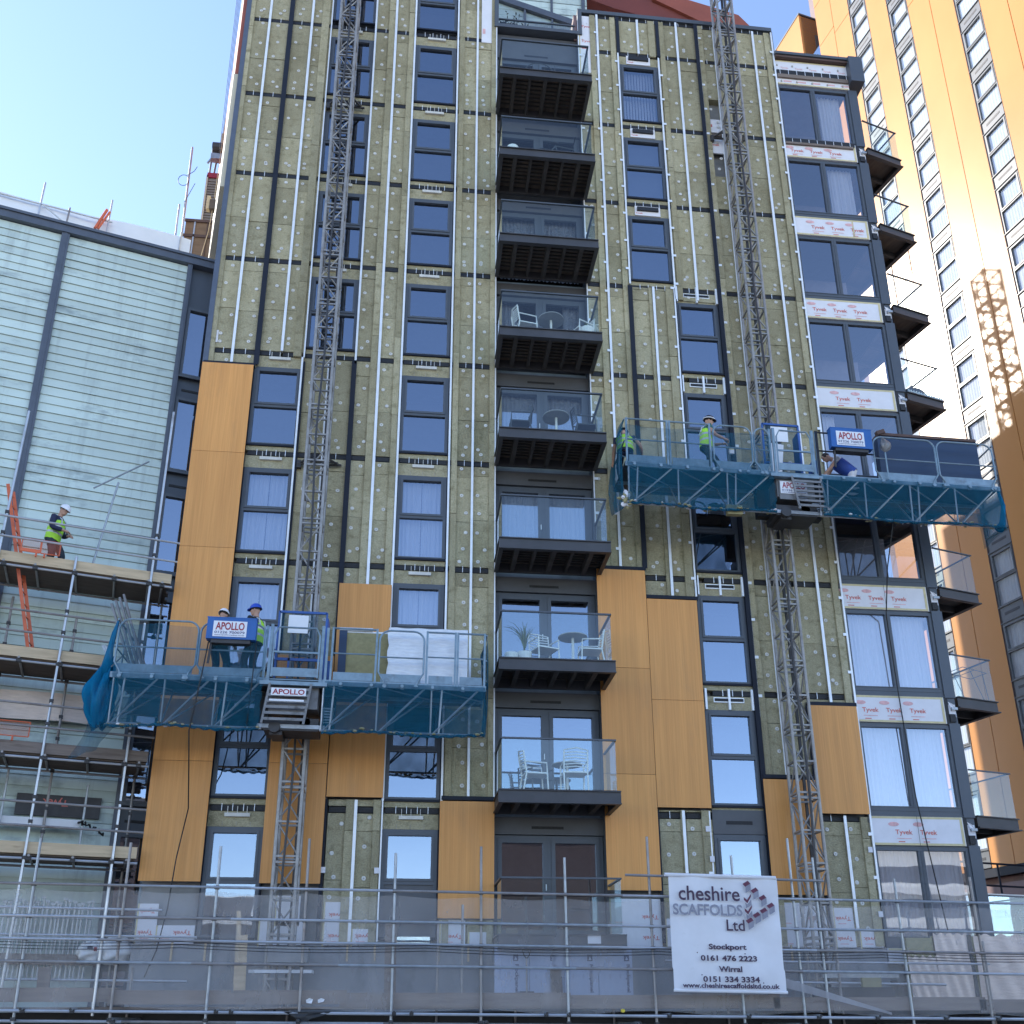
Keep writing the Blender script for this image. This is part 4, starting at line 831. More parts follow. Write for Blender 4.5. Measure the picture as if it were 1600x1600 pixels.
def platform(label, x, z, xl, xr, gate, panels, tilt, box, ext, end_style):
    t = thing('work_platform', label, 'work platform', (x, 0, z), 0, None, tilt)
    # floor: narrow beside the mast, boarded out to the wall on both sides of it
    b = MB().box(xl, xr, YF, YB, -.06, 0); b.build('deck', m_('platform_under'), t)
    b = MB()
    for x0, x1 in ext: [b.box(x0, x1, YB+.005+.19*q, YB+.185+.19*q, -.04, .0) for q in range(3)]
    b.build('boarding', m_('timber_dark'), t)
    b = MB().box(xl, gate[0], YF-.03, YF, -.13, -.01).box(gate[1], xr, YF-.03, YF, -.13, -.01).box(xl, xr, YB, YB+.03, -.14, -.01).box(xl, xr, YF-.035, YF-.03, -.05, -.03)
    n = 0; x0 = xl+.2
    while x0 < xr:
        if not gate[0]-.1 < x0 < gate[1]+.1: b.box(x0-.04, x0+.04, YF-.06, YF-.03, -.16, -.03).tube((x0, YF-.09, -.10), (x0, YF-.03, -.10), .035, 0, 8)
        x0 += .62
    b.build('edge_beam', m_('platform_steel'), t)
    # lattice underneath, one mesh each side of the drive
    for s0, s1 in ((xl+.05, gate[0]-.05), (gate[1]+.05, xr-.05)):
        b = MB(); zb = -1.05; k = max(2, round((s1-s0)/1.05)); w = (s1-s0)/k; r = .02
        yc = YF+.06; b.tube((s0, yc, zb), (s1, yc, zb), .026, 0, 6)
        for q in range(k):
            a0 = s0+w*q
            for yy, rr_ in ((YF+.0, r), (YB-.02, r*.85)):
                b.tube((a0+.03, yy, -.12), (a0+.03, yc, zb), rr_, 0, 6).tube((a0+w-.12, yy, -.12), (a0+.08, yc, zb), rr_*1.1, 0, 6)
                if (q+int(x)) % 2 == 0: b.tube((a0+.24, yy, -.12), (a0+.20, yc, zb), rr_, 0, 6)
        for q in range(k): b.tube((s0+w*q, YF+.02, -.1), (s0+w*(q+1), YB-.02, -.1), r*.8, 0, 5)
        b.build('truss', m_('bright_tube'), t)
    # guard rails
    for x0, x1, st in panels:
        b = MB(); (loop if st == 'r' else square)(b, x0, x1, -.10 if st == 'r' else -.08, 1.12, YF-.03, .021)
        if st == 'r': b.tube((x0+.14, YF-.07, -.1), (x0+.14, YF+.0, -.1), .045, 0, 8).tube((x1-.14, YF-.07, -.1), (x1-.14, YF+.0, -.1), .045, 0, 8)
        b.build('guard_rail', m_('platform_steel'), t)
    for x0, x1, st in panels: MB().box(x0+.05, x1-.05, YF-.02, YF-.005, .0, .17).build('toe_board', m_('platform_steel'), t)
    for s, xe in ((-1, xl), (1, xr)):
        b = MB(); b.box(xe-.02, xe+.02, -.50, -.46, -.1, 1.12).tube((xe, YF, 1.12), (xe, -.48, 1.12), .02, 0, 6).tube((xe, YF, .55), (xe, -.48, .55), .018, 0, 6).tube((xe, -1.1, .0), (xe, -1.1, 1.12), .018, 0, 6).tube((xe, YF, .1), (xe, -.48, 1.0), .014, 0, 6)
        b.build('guard_rail', m_('platform_steel'), t)
    # gate and blue cage by the mast
    g0, g1 = gate
    b = MB().box(g0-.03, g0+.03, YF-.05, YF, -.1, 1.15).box(g1-.03, g1+.03, YF-.05, YF, -.1, 1.15).box(g0-.12, g0-.07, YF-.04, YF, -.1, 1.12).box(g1+.07, g1+.12, YF-.04, YF, -.1, 1.12)
    P = [(g0+.06, YF-.06, .0), (g0+.06, YF-.06, .92), (g0+.14, YF-.06, 1.08), (g1-.14, YF-.06, 1.08), (g1-.06, YF-.06, .92), (g1-.06, YF-.06, .0)]
    b.path(P, .02, 0, 6).box(g0+.05, g1-.05, YF-.075, YF-.045, .52, .56).box(g0+.05, g1-.05, YF-.07, YF-.05, .02, .20).box(g0-.15, g1+.15, YF-.09, YF+.05, -.17, -.09); b.build('gate', m_('platform_steel'), t)
    b = MB(); ca, cb, cy = g0+.02, g1-.02, -1.08
    for xx in (ca, cb): b.box(xx-.02, xx+.02, cy-.02, cy+.02, 0, 1.72)
    b.box(ca, cb, cy-.02, cy+.02, 1.68, 1.73).box(ca, cb, cy-.015, cy+.015, .60, .66).box(ca+.25, ca+.29, cy-.015, cy+.015, 0, .66).box(ca, cb, cy-.012, cy+.012, .02, .08).box(cb+.02, cb+.04, cy, cy+.42, 0, 1.60).box(cb+.06, cb+.18, -1.6, -1.3, 0, .45)
    co = b.build('cage', m_('blue_cage'), t)
    MB().quad((ca, cy+.01, .05), (cb, cy+.01, .05), (cb, cy+.01, 1.68), (ca, cy+.01, 1.68)).build('mesh_screen', m_('blue_net_light'), co)
    MB().box(ca+.20, ca+.62, cy-.03, cy-.022, 1.22, 1.63).build('notice', m_('sign_white'), co)
    # drive unit
    b = MB().box(g0+.02, g1-.02, -1.66, -.95, -.62, -.14, 0).box(g0+.06, g1-.22, -1.70, -1.66, -.70, -.20, 0).box(g0-.02, g1+.02, -1.60, -.95, -1.06, -.80, 1).box(g0+.1, g0+.35, -1.55, -1.0, -1.14, -1.0, 1).tube((g0+.2, -1.66, -1.0), (g0+.2, -1.3, -1.0), .12, 1, 10).tube((g1-.25, -1.6, -.88), (g1-.25, -1.2, -.88), .11, 1, 10)
    for q in range(6): b.box(g1+.05, g1+.22, -1.3+.0, -1.28, -.5-.06*q, -.47-.06*q, 2)
    b.box(g0-.15, g1+.15, -1.62, -1.55, -1.02, -.94, 2).box(g0-.3, g0, -1.2, -1.0, -.9, -.2, 3).box(g1, g1+.3, -1.2, -1.0, -.9, -.2, 3)
    dr = b.build('drive_unit', m_('drive_grey', 'mast_dark', 'galvanised', 'black_foil'), t)
    b = MB()
    lx0, lx1 = (g0+.06, g1-.16) if box != 'R' else (g0+.34, g1+.08)
    sk = -.10 if box != 'R' else .13
    for xx in (lx0, lx1): b.beam((xx, -1.80, -.14), (xx+sk, -1.80, -.98), .035, .045)
    for q in range(6): b.box(lx0+sk*(q+.6)/6.4, lx1+sk*(q+.6)/6.4, -1.82, -1.79, -.29-.125*q, -.235-.125*q)
    b.build('step_ladder', m_('drive_grey'), dr)
    b = MB()
    if box == 'R': apollo(b, g0+.08, g1-.22, -1.715, -.56, -.24)
    else: apollo(b, g0+.10, g1-.25, -1.83, -.40, -.245, False); b.box(g0+.08, g1-.28, -1.83, -1.825, -.52, -.48, 0)
    b.build('sign', m_('sign_white', 'apollo_red', 'apollo_navy'), dr)
    return t
LP = platform('long netted work platform with silver foil boards, lower of the two hanging on the facade', -2.36, 8.02, -3.60, 3.90, (-.52, .52),
    [(-3.55, -1.98, 'r'), (-1.94, -.64, 'r'), (.72, 1.62, 's'), (1.68, 2.60, 'r'), (2.66, 3.25, 's'), (3.30, 3.86, 's')], R(.55), 'L', ((-3.6, -.75), (.75, 3.9)), 0)
RP = platform('long netted work platform with navy boards, upper of the two hanging on the facade', 8.68, 13.44, -3.98, 5.05, (-.42, .52),
    [(-3.94, -2.98, 's'), (-2.92, -1.96, 's'), (-1.88, -.96, 'r'), (-.90, -.52, 'r'), (2.02, 3.55, 'r'), (3.60, 5.0, 'r')], R(1.0), 'R', ((-3.98, -.7), (.7, 5.05)), 0)
b = MB().tube((.62, YF-.03, .62), (2.0, YF-.03, .62), .02, 0, 6).tube((.62, YF-.03, 1.12), (.95, YF-.03, 1.12), .02, 0, 6).box(.60, .66, YF-.05, YF, -.1, 1.15); b.build('guard_rail', m_('black_rail'), RP)
# control boxes with their signs
def control(t, x0, x1, z0, z1):
    y = YF-.20; b = MB().box(x0, x1, y, YF-.03, z0, z1, 0).box(x0+.1, x1-.1, y+.03, YF, z0-.08, z0, 1).box(x0-.01, x1+.01, y-.005, YF-.02, z1, z1+.02, 0).tube((x0+.1, YF-.1, z0-.05), (x0+.08, YF-.1, z0-.5), .025, 1, 6)
    c = b.build('control_box', m_('blue_paint', 'mast_dark'), t); s = MB(); w = x1-x0
    apollo(s, x0+.13*w, x1-.19*w, y-.008, z0+.10*(z1-z0), z1-.15*(z1-z0)); s.build('sign', m_('sign_white', 'apollo_red', 'apollo_navy'), c)
control(LP, -1.80, -.82, .72, 1.17); control(RP, .92, 1.92, .66, 1.17)
# safety nets
def sag(t, x0, x1, ph, zt=1.05, top='blue_net_light', right=False):
    rnd = random.Random(ph)
    if zt > 0: MB().grid(40, 6, lambda u, v: (x0+(x1-x0)*u, YF-.055+.012*math.sin(30*u+4*v), -.05+(zt+.05-.05*abs(math.sin(8*u+ph)))*v)).build('safety_net', m_(top), t, True)
    def low(u, v):
        bul = math.sin(math.pi*v); return (x0+(x1-x0)*u+.02*math.sin(20*v), YF-.06-.05*bul+.03*math.sin(17*u+ph)*bul, -.05-1.06*v-.03*math.sin(9*u+ph)*v)
    MB().grid(60, 10, low).build('safety_net', m_('blue_net'), t, True)
    def bot(u, v): return (x0+(x1-x0)*u, YF-.06+(.85+.06)*v, -1.11+.85*v-.12*math.sin(math.pi*v)-.03*math.sin(9*u+ph)*(1-v))
    MB().grid(60, 6, bot).build('safety_net', m_('blue_net'), t, True)
    MB().path([(x0+(x1-x0)*k/50, YF-.06, -1.11-.03*math.sin(9*k/50+ph)+.012*math.sin(k*1.7)) for k in range(51)], [.018+.014*abs(math.sin(k*.8+ph)) for k in range(51)], 0, 6).build('net_hem', m_('blue_net_dense'), t)
    d = MB()
    for k in range(60):
        u = rnd.random(); xx = x0+(x1-x0)*u; s = rnd.uniform(.012, .05); d.ell((xx, YF-.07+rnd.uniform(-.03, .2), -1.10-.03*math.sin(9*u+ph)+rnd.uniform(0, .05)), (s*1.4, s, s*.5), rnd.choice((0, 0, 1, 2)), 5, 4, Matrix.Rotation(rnd.uniform(0, 3), 3, 'Z'))
    d.build('net_debris', m_('tan_board', 'membrane', 'rock_wool'), t)
sag(LP, -3.55, -.6, 1); sag(LP, .62, 3.88, 2, -1)
sag(RP, -3.95, -.5, 3, .95); sag(RP, .62, 5.02, 4, -1)
def endnet(t, x, s): MB().grid(8, 14, lambda u, v: (x+s*.05*math.sin(5*u+3*v)+s*.10*math.sin(math.pi*v)*u, YF+(1.25)*u, 1.1-2.2*v+.55*u*max(0, v-.4))).build('safety_net', m_('blue_net_dense'), t, True)
endnet(LP, 3.90, 1); endnet(RP, -4.0, -1)
MB().grid(8, 10, lambda u, v: (5.06+.03*math.sin(5*u+3*v), YF+1.0*u, -.05-1.1*v)).build('safety_net', m_('blue_net'), RP, True)
def clump(u, v):
    a = 2*math.pi*u; r = (.07+.26*math.sin(math.pi*min(1, v*.9))**1.2)*(1+.22*math.sin(6*a+5*v)+.14*math.sin(11*a-7*v)); return (-3.70-.12*math.sin(2.2*v)+r*.8*math.cos(a), -1.45+r*1.1*math.sin(a), .35-1.45*v-.05*math.sin(3*a))
MB().grid(48, 24, clump).build('safety_net', m_('blue_net_thick'), LP, True)
MB().grid(10, 14, lambda u, v: (-3.95+.5*u-.25*v+.04*math.sin(8*u+4*v), -1.5+.08*math.sin(9*u), -1.0-.75*v+.2*u*v)).build('safety_net', m_('blue_net'), LP, True)
MB().path([(5.02, -1.7, -.1), (5.08, -1.72, -.5), (5.0, -1.7, -.95), (4.9, -1.68, -1.12)], [.03, .05, .07, .11], 0, 8).build('safety_net', m_('blue_net_thick'), RP, True)
MB().path([(-3.60, -1.72, 1.08), (-3.64, -1.73, .8), (-3.68, -1.70, .5), (-3.72, -1.62, .2), (-3.74, -1.5, -.1)], [.02, .05, .06, .10, .16], 0, 10).build('safety_net', m_('blue_net_thick'), LP, True)
# ---- things lying on the platforms
b = thing('board_stack', 'stack of silver foil faced insulation boards standing on the lower work platform', 'boards', (.35, -1.25, 8.02), 0)
for k in range(4): rnd = random.Random(k); MB().box(-.78-.02*k, .80+.01*k, -.16+.08*k, -.09+.08*k, 0, 1.22+.015*k).build('board', m_('foil_silver' if k == 0 else 'rock_wool'), b)
MB().grid(24, 10, lambda u, v: (-.86+1.68*u+(.02*math.sin(20*v) if u < .1 else 0), -.20+.003*math.sin(23*u+9*v)+.002*math.sin(40*v), 1.29*v-.04*(1-v)+.006*math.sin(20*u))).build('foil_wrap', m_('foil_silver'), b, True)
MB().grid(24, 4, lambda u, v: (-.86+1.68*u, -.20+.42*v, 1.29+.006*math.sin(20*u)+.004*math.sin(9*v))).build('foil_wrap', m_('foil_silver'), b, True)
b = thing('board_stack', 'tan insulation boards with a dark navy edge standing left of the silver foil boards', 'boards', (-.96, -1.25, 8.02))
MB().box(-.42, .50, -.05, .22, 0, 1.2).build('board', m_('tan_board'), b); MB().box(-.58, -.42, -.08, .22, 0, 1.24).build('board', m_('navy_board'), b); MB().box(-.58, .12, -.09, .22, 1.24, 1.30).box(-.58, .62, -.04, .22, 1.205, 1.24).build('foil_wrap', m_('foil_silver'), b)
b = thing('rail_bundle', 'bundle of grey metal rails leaning at the left end of the lower work platform', 'metal rails', (-5.72, -1.25, 8.05))
for k in range(5): MB().beam((.40-.07*k, -.05*k, 0), (-.30-.06*k, .1-.04*k, 1.62+.09*((k*3) % 4)), .055, .04).build('rail', m_('drive_grey'), b)
for k in range(2): MB().beam((-.12-.1*k, .1, 0), (-.6-.05*k, .1, .75), .05, .04).build('rail', m_('galvanised'), b)
b = thing('board_stack', 'long dark navy boards standing upright on the upper work platform behind its rail', 'boards', (12.2, -1.30, 13.38), 0, None, R(1.0))
for k in range(3): MB().box(-1.18, 1.36-.02*k, -.1+.08*k, -.03+.08*k, 0, 1.40).build('board', m_('navy_board'), b)
MB().box(-1.16, 1.34, -.13, .22, 1.40, 1.47).beam((-1.2, -.12, 1.43), (-1.0, -.12, 1.51), .1, .1).build('top_cover', m_('brown_edge'), b)
b = thing('bagged_cable', 'grey bundled sheet tied to the rail beside the navy boards', 'bundle', (10.94, -1.85, 14.25))
MB().grid(24, 14, lambda u, v: ((.075+.05*math.sin(3*v+1))*(1+.25*math.sin(5*6.2832*u+7*v))*math.sin(math.pi*v)**.6*math.cos(6.2832*u)+.03*math.sin(4*v), (.07+.03*math.sin(4*v))*(1+.2*math.sin(4*6.2832*u-5*v))*math.sin(math.pi*v)**.6*math.sin(6.2832*u), -.20+.42*v)).build('cloth', m_('drive_grey'), b, True); MB().tube((.01, .02, -.19), (.02, .05, -.9), .018).build('strap', m_('platform_steel'), b)
for x, zz, w, h, l in ((7.55, 13.47, .40, .62, 'white board with a tape edge leaning behind the rounded rail of the upper platform'), (7.46, 14.32, .12, .14, 'small white carton on the rail of the upper work platform')):
    o = MB().box(x, x+w, -1.0, -.95, zz, zz+h, 0).box(x, x+w, -1.005, -1.0, zz+h-.04, zz+h, 1).build('board', m_('membrane', 'tape')); tag(o, l, 'board')
o = MB().box(8.05, 8.35, -1.3, -1.25, 13.55, 14.5, 0).build('panel', m_('sign_white')); o.rotation_euler = (0, R(8), 0); o.location = (-1.88+.3, 0, 1.25); tag(o, 'white panel in a blue frame leaning beside the cage of the upper work platform', 'panel')
rnd = random.Random(5); b = MB()
for q in range(22): b.ell((4.72+rnd.gauss(0, .08), -1.72+rnd.gauss(0, .04), 12.50+rnd.gauss(0, .11)), (rnd.uniform(.03, .085), rnd.uniform(.03, .06), rnd.uniform(.03, .08)), rnd.choice((0, 0, 1)), 5, 4, Matrix.Rotation(rnd.uniform(0, 3), 3, 'Y'))
o = b.build('insulation_offcut', m_('tan_board', 'membrane')); tag(o, 'pale clump of insulation offcuts caught in the corner of the upper work platform net', 'offcuts')
o = MB().box(7.02, 7.38, -1.72, -1.60, 12.28, 12.52).build('insulation_offcut', m_('tan_board')); o.rotation_euler = (0, 0, 0); tag(o, 'tan insulation offcut lying in the net under the middle of the upper work platform', 'offcut')
def cable(pts, r, label, mat='rubber_black'):
    o = MB().path(pts, r, 0, 6).build('cable', m_(mat), None, True); tag(o, label, 'cable'); return o
cable([(-4.10, -1.86, 8.70), (-4.16, -1.87, 8.0), (-4.24, -1.86, 7.3), (-4.30, -1.80, 6.85), (-4.36, -1.2, 6.3), (-4.46, -.35, 5.6), (-4.60, -.3, 4.6), (-4.66, -.3, 3.6), (-4.78, -.3, 2.8), (-4.95, -.3, 2.3)], .014, 'black cable hanging from the lower work platform down over the orange boards')
cable([(-3.15, -1.85, 8.75), (-3.17, -1.85, 8.0), (-3.2, -1.82, 7.0)], .012, 'short black cable hanging below the sign on the lower work platform')
cable([(10.95, -1.8, 12.4), (11.1, -.9, 11.5), (11.32, -.12, 10.6), (11.36, -.1, 8.6), (11.42, -.1, 6.2), (11.62, -.1, 4.2), (11.75, -.1, 2.9)], .014, 'black cable hanging down over the big windows from the upper work platform')
# ================================================================== scaffold in front of the glass building
FS = thing('facade_scaffold', 'tube and board scaffold with brown decks in front of the glass louvre building', 'scaffold', (-5.35, 1.2, 0), R(15.7))
OY, IY = -1.62, -.45
LIFT = [(10.66, -7.2, -.46), (8.60, -7.2, -1.35), (6.63, -7.2, -.48), (4.66, -7.2, -.46)]
def fit(b, p, s=.05, m=1): b.box(p[0]-s, p[0]+s, p[1]-s, p[1]+s, p[2]-s*.8, p[2]+s*.8, m)
def standard(s, y, z0, z1, mat='bright_tube', lean=0, par=None):
    b = MB().tube((s-lean, y, z0), (s, y, z1), .027, 0, 8)
    for zt, _, _ in LIFT:
        for dz in (-.20, .50, .98):
            if z0 < zt+dz < z1: f = (zt+dz-z0)/(z1-z0); fit(b, (s-lean+lean*f, y, zt+dz), .04)
    b.build('standard', m_(mat, 'mast_dark'), par or FS)
standard(-3.82, OY, 0, 14.15, 'bright_tube', .25); standard(-.85, OY, 0, 14.85, 'bright_tube', .04); standard(-2.40, OY, 0, 10.85, 'bright_tube', .10); standard(-5.6, OY, 0, 13.5, 'old_tube')
standard(-2.28, IY, 0, 9.9, 'old_tube'); standard(-.65, IY, 0, 6.5, 'old_tube'); standard(-3.6, IY, 0, 10.2, 'old_tube'); standard(-2.2, OY+.1, 11.0, 14.0, 'galvanised', -.05) if 0 else None
for zt, s0, s1 in LIFT:
    new = 'timber_old' if zt == 6.63 else 'timber_new'
    b = MB(); 
    for q in range(5): b.box(s0, s1-.05*(q % 2), OY+.10+.232*q, OY+.325+.232*q, zt-.14, zt-.10)
    b.build('deck_board', m_('timber_dark'), FS)
    MB().box(s0, s1, OY+.04, OY+.08, zt-.11, zt+.115).box(s1-.6, s1+.02, OY+.035, OY+.085, zt-.11, zt+.115).build('toe_board', m_(new), FS)
    for y in (OY, IY): MB().tube((s0, y, zt-.21), (s1+.05, y, zt-.21), .025, 0, 8).build('ledger', m_('old_tube' if y == IY else 'bright_tube'), FS)
    for s in (-5.1, -4.3, -3.75, -3.15, -2.38, -1.6, -.9, -.62):
        if s < s1: b = MB().tube((s, OY-.12, zt-.165), (s, IY+.15, zt-.165), .025, 0, 8); fit(b, (s, OY, zt-.2)); b.build('transom', m_('old_tube', 'mast_dark'), FS)
    for dz, e in ((.50, .1), (.96, .1)): MB().tube((s0, OY-.03, zt+dz-.06), (s1+e, OY-.03, zt+dz-.1), .025, 0, 8).build('guard_rail', m_('bright_tube' if zt > 9 else 'old_tube'), FS)
for s, z0, z1 in ((-2.20, 10.7, 13.4), (-.55, 8.4, 10.5), (-1.55, 4.6, 6.2), (-3.1, 4.6, 6.4)): tb((s, IY, z0), (s+.35 if s == -2.2 else s, IY, z1), .024, 'galvanised', FS, 'standard')
tb((-2.3, OY+.3, 12.7), (-1.25, OY+1.0, 14.0), .018, 'galvanised', FS, 'brace')
LADM = thing('ladder', 'orange ladder leaning through the decks of the scaffold by the glass louvres', 'ladder', (-5.35, 1.2, 0), R(15.7))
for d in (-.0, .34): b = MB().beam((-3.0+d*.25, OY+.35+d, 8.55), (-4.0+d*.25, OY+.32+d, 12.45), .05, .07); b.build('stile', m_('orange_plastic'), LADM)
b = MB()
for q in range(14): f = (q+.5)/14; b.tube((-3.0-1.0*f, OY+.35, 8.55+3.9*f), (-2.92-1.0*f, OY+.69, 8.55+3.9*f), .014, 0, 6)
b.build('rung', m_('orange_plastic'), LADM)
def guard(s0, s1, z, lab):
    t = thing('brick_guard', lab, 'mesh guard', (-5.35, 1.2, 0), R(15.7)); b = MB(); n = 2; y = OY-.02
    for q in range(n):
        a0 = s0+(s1-s0)*q/n; a1 = s0+(s1-s0)*(q+1)/n-.02
        for p, q2 in (((a0, z), (a1, z)), ((a0, z+.30), (a1, z+.30)), ((a0, z), (a0, z+.30)), ((a1, z), (a1, z+.30))): b.tube((p[0], y, p[1]), (q2[0], y, q2[1]), .012, 0, 6)
    b.box(s0, s0+(s1-s0)*.5, y-.01, y+.01, z, z+.07).tube((s0+.3, y, z), (s0+.3, y-.02, z-.1), .02).tube((s1-.3, y, z), (s1-.3, y-.02, z-.1), .02); b.build('frame', m_('orange_plastic'), t)
    b = MB(); st = .045; k = int((s1-s0+.3)/st)
    for q in range(k):
        for sg in (1, -1):
            x0 = s0-.3+q*st; a, c = (x0, z), (x0+.30, z+.30)
            if sg < 0: a, c = (x0+.30, z), (x0, z+.30)
            lo = max(s0, min(a[0], c[0])); hi = min(s1, max(a[0], c[0]))
            if hi-lo < .01: continue
            f = lambda x: a[1]+(x-a[0])/(c[0]-a[0])*(c[1]-a[1])
            b.beam((lo, y, f(lo)), (hi, y, f(hi)), .004, .004)
    b.build('wire_mesh', m_('orange_plastic'), t)
guard(-3.48, -2.72, 10.80, 'orange mesh guard on the top scaffold deck in front of the worker')
guard(-3.95, -2.72, 6.82, 'orange mesh guard on the old grey toe board of the scaffold by the glass louvres')
o = MB().grid(20, 5, lambda u, v: (-5.6+3.85*u, -.25+.02*math.sin(12*u+3*v), 7.55+.62*v+.02*math.sin(9*u))).build('sheet', m_('foil_peach'), None, True); o.location = (-5.35, 1.2, 0); o.rotation_euler = (0, 0, R(15.7)); tag(o, 'pale peach sheet tied across the glass louvres below the second deck of the scaffold', 'sheet')
b = MB().box(-2.9, -1.25, -.08, -.02, 5.55, 6.0, 0); b.text('Tyvek', (-1.9, -.085, 5.95), (-1, 0, 0), (0, 0, -1), .5, .18, 1, .02); b.build('membrane_patch', m_('mast_dark', 'print_red'), LB)  # black patch stands in for a dark recess behind the print
o = MB().box(-3.6, -1.6, -.4, -.3, 5.25, 5.45).build('trunking', m_('sign_white')); o.location = (-5.35, 1.2, 0); o.rotation_euler = (0, 0, R(15.7)); tag(o, 'white length of trunking tied to the scaffold above the lowest pale deck', 'trunking')
b = MB(); rnd = random.Random(8); P = [(-1.62+.5*q/24+rnd.uniform(-.03, .03), -.5+rnd.uniform(-.05, .05), 5.42-.25*q/24+rnd.uniform(-.05, .05)) for q in range(25)]; b.path(P, .022, 0, 6)
o = b.build('cable', m_('rubber_black')); o.location = (-5.35, 1.2, 0); o.rotation_euler = (0, 0, R(15.7)); tag(o, 'tangled black cable hanging on the scaffold beside the white trunking', 'cable')
# things behind the net at the left
PY = -.35
for k in range(20):
    s = -2.75+.085*k+random.uniform(-.02, .02); h = random.uniform(3.72, 3.86)
    b = thing('steel_prop', 'galvanised prop standing in the row behind the net below the glass louvres', 'prop', (-5.35, 1.2, 0), R(15.7), 'props in a row behind the net')
    MB().tube((s, PY, 2.3), (s+.01, PY, h), .022, 0, 7).box(s-.04, s+.04, PY-.04, PY+.04, h-.02, h+.03).box(s-.03, s+.03, PY-.05, PY+.05, 3.45, 3.5).build('tube', m_('galvanised'), b)
o = MB().box(-4.2, -.9, PY-.12, PY-.06, 2.55, 2.76).build('scaffold_board', m_('timber_old')); o.location = (-5.35, 1.2, 0); o.rotation_euler = (0, 0, R(15.7)); tag(o, 'old scaffold board laid on edge behind the net in front of the props', 'board')
b = MB()
for cx, cz, rx, rz, sd in ((-1.06, 2.80, .24, .20, 1), (-.62, 2.84, .36, .26, 5)):
    def bag(u, v, cx=cx, cz=cz, rx=rx, rz=rz, sd=sd):
        a = 2*math.pi*u; ph = math.pi*v; w = 1+.14*math.sin(5*a+sd)*math.sin(ph)+.12*math.sin(7*v*3+a*3+sd); return (cx+rx*w*math.sin(ph)*math.cos(a), PY-.35+.2*w*math.sin(ph)*math.sin(a), cz+rz*w*math.cos(ph))
    b.grid(40, 20, bag, 0)
b.box(-1.12, -1.02, PY-.60, PY-.56, 2.84, 2.90, 1).box(-1.0, -.94, PY-.60, PY-.56, 2.80, 2.88, 2)
o = b.build('rubble_bag', m_('white_plastic', 'cloth_navy', 'apollo_red'), None, True); o.location = (-5.35, 1.2, 0); o.rotation_euler = (0, 0, R(15.7)); tag(o, 'crumpled white plastic bags behind the net at lower left', 'bags')
# ================================================================== scaffold along the foot of the block
BS = thing('pavement_scaffold', 'long low tube scaffold with boarded deck and guard rails across the foot of the block', 'scaffold')
FY = -2.75; TL = lambda x, z: z-.0105*(x+6)
def bstd(x, z1, y=FY, z0=0, mat='galvanised', lean=0):
    b = MB().tube((x+lean, y, z0), (x, y, z1), .025, 0, 8)
    if y == FY:
        for z in (3.76, 3.22, 2.84, 2.47, 1.55): fit(b, (x+lean*(1-z/z1), y-.01, TL(x, z)), .038)
    b.build('standard', m_(mat, 'mast_dark'), BS)
for x, z1 in ((-8.0, 4.4), (-6.42, 4.56), (-4.87, 4.50), (-3.30, 4.46), (-1.74, 4.62), (-.17, 4.38), (1.39, 4.52), (2.94, 4.34), (4.52, 4.75), (6.13, 4.42), (7.26, 4.76), (7.72, 4.40), (9.30, 4.02), (10.83, 4.07), (12.4, 4.0), (13.9, 4.0)): bstd(x, z1, FY, 0, 'galvanised' if (x*7) % 2 < 1.2 else 'old_tube', .03)
bstd(-5.15, 4.0, FY+.03, 1.6, 'bright_tube', 0)
for x, z1 in ((-5.0, 2.45), (.69, 3.34), (4.12, 3.35), (8.74, 2.98), (6.4, 3.2), (-2.1, 2.5), (11.9, 3.0), (2.2, 2.2)): bstd(x, z1, -1.05, 0, 'old_tube', 0)
bstd(1.15, 3.62, -1.3, 1.8, 'mast_steel')
segs = [(-9, -4.6, 'bright_tube'), (-4.6, -2.7, 'galvanised'), (-2.7, -.2, 'bright_tube'), (-.2, 4.0, 'galvanised'), (4.0, 8.2, 'bright_tube'), (8.2, 11.2, 'galvanised'), (11.2, 15, 'bright_tube')]
for iz, z in enumerate((3.76, 3.22, 2.84, 2.47)):
    for x0, x1, mt in segs:
        x0 -= .5*iz*.6; x1 -= .5*iz*.6
        if iz == 0 and x0 > 3.9 and x1 < 8.3: x0 = 4.0
        MB().tube((x0, FY-.05, TL(x0, z)), (x1, FY-.05, TL(x1, z)), .024, 0, 8).build('ledger', m_(mt if (iz+int(x0)) % 3 else 'old_tube'), BS)
for z in (1.68, 1.52): 
    for x0, x1, mt in segs: MB().tube((x0+z-1.6, FY-.06+(1.68-z), TL(x0, z)), (x1+z-1.6, FY-.06+(1.68-z), TL(x1, z)), .026, 0, 8).build('ledger', m_('bright_tube' if z > 1.6 or mt == 'bright_tube' else 'old_tube'), BS)
for x0, x1, y in ((4.05, 7.75, FY-.12),): MB().tube((x0, y, 4.02), (x1+.1, y, 3.95), .024, 0, 8).build('ledger', m_('old_tube'), BS)
for x0, x1, z in ((-8, -4.6, 3.55), (-8, -3.9, 3.05), (5.2, 12, 2.6), (7.2, 11, 2.2), (-8, -4.0, 2.25), (-8, -2, 2.02)): MB().tube((x0, -1.0, z), (x1, -1.0, z-.05), .024, 0, 8).build('ledger', m_('bright_tube'), BS)
bx = [-9, -4.95, -1.05, 2.9, 6.75, 10.7, 15]
for x0, x1 in zip(bx[:-1], bx[1:]): MB().box(x0, x1+.12, FY+.09+.02*(int(x0) % 2), FY+.125+.02*(int(x0) % 2), TL(x0, 1.79), TL(x0, 2.02)).build('toe_board', m_('timber_old'), BS)
for q in range(7): MB().box(-9, 15, FY+.14+.235*q, FY+.365+.235*q, 1.70, 1.74).build('deck_board', m_('timber_old'), BS)
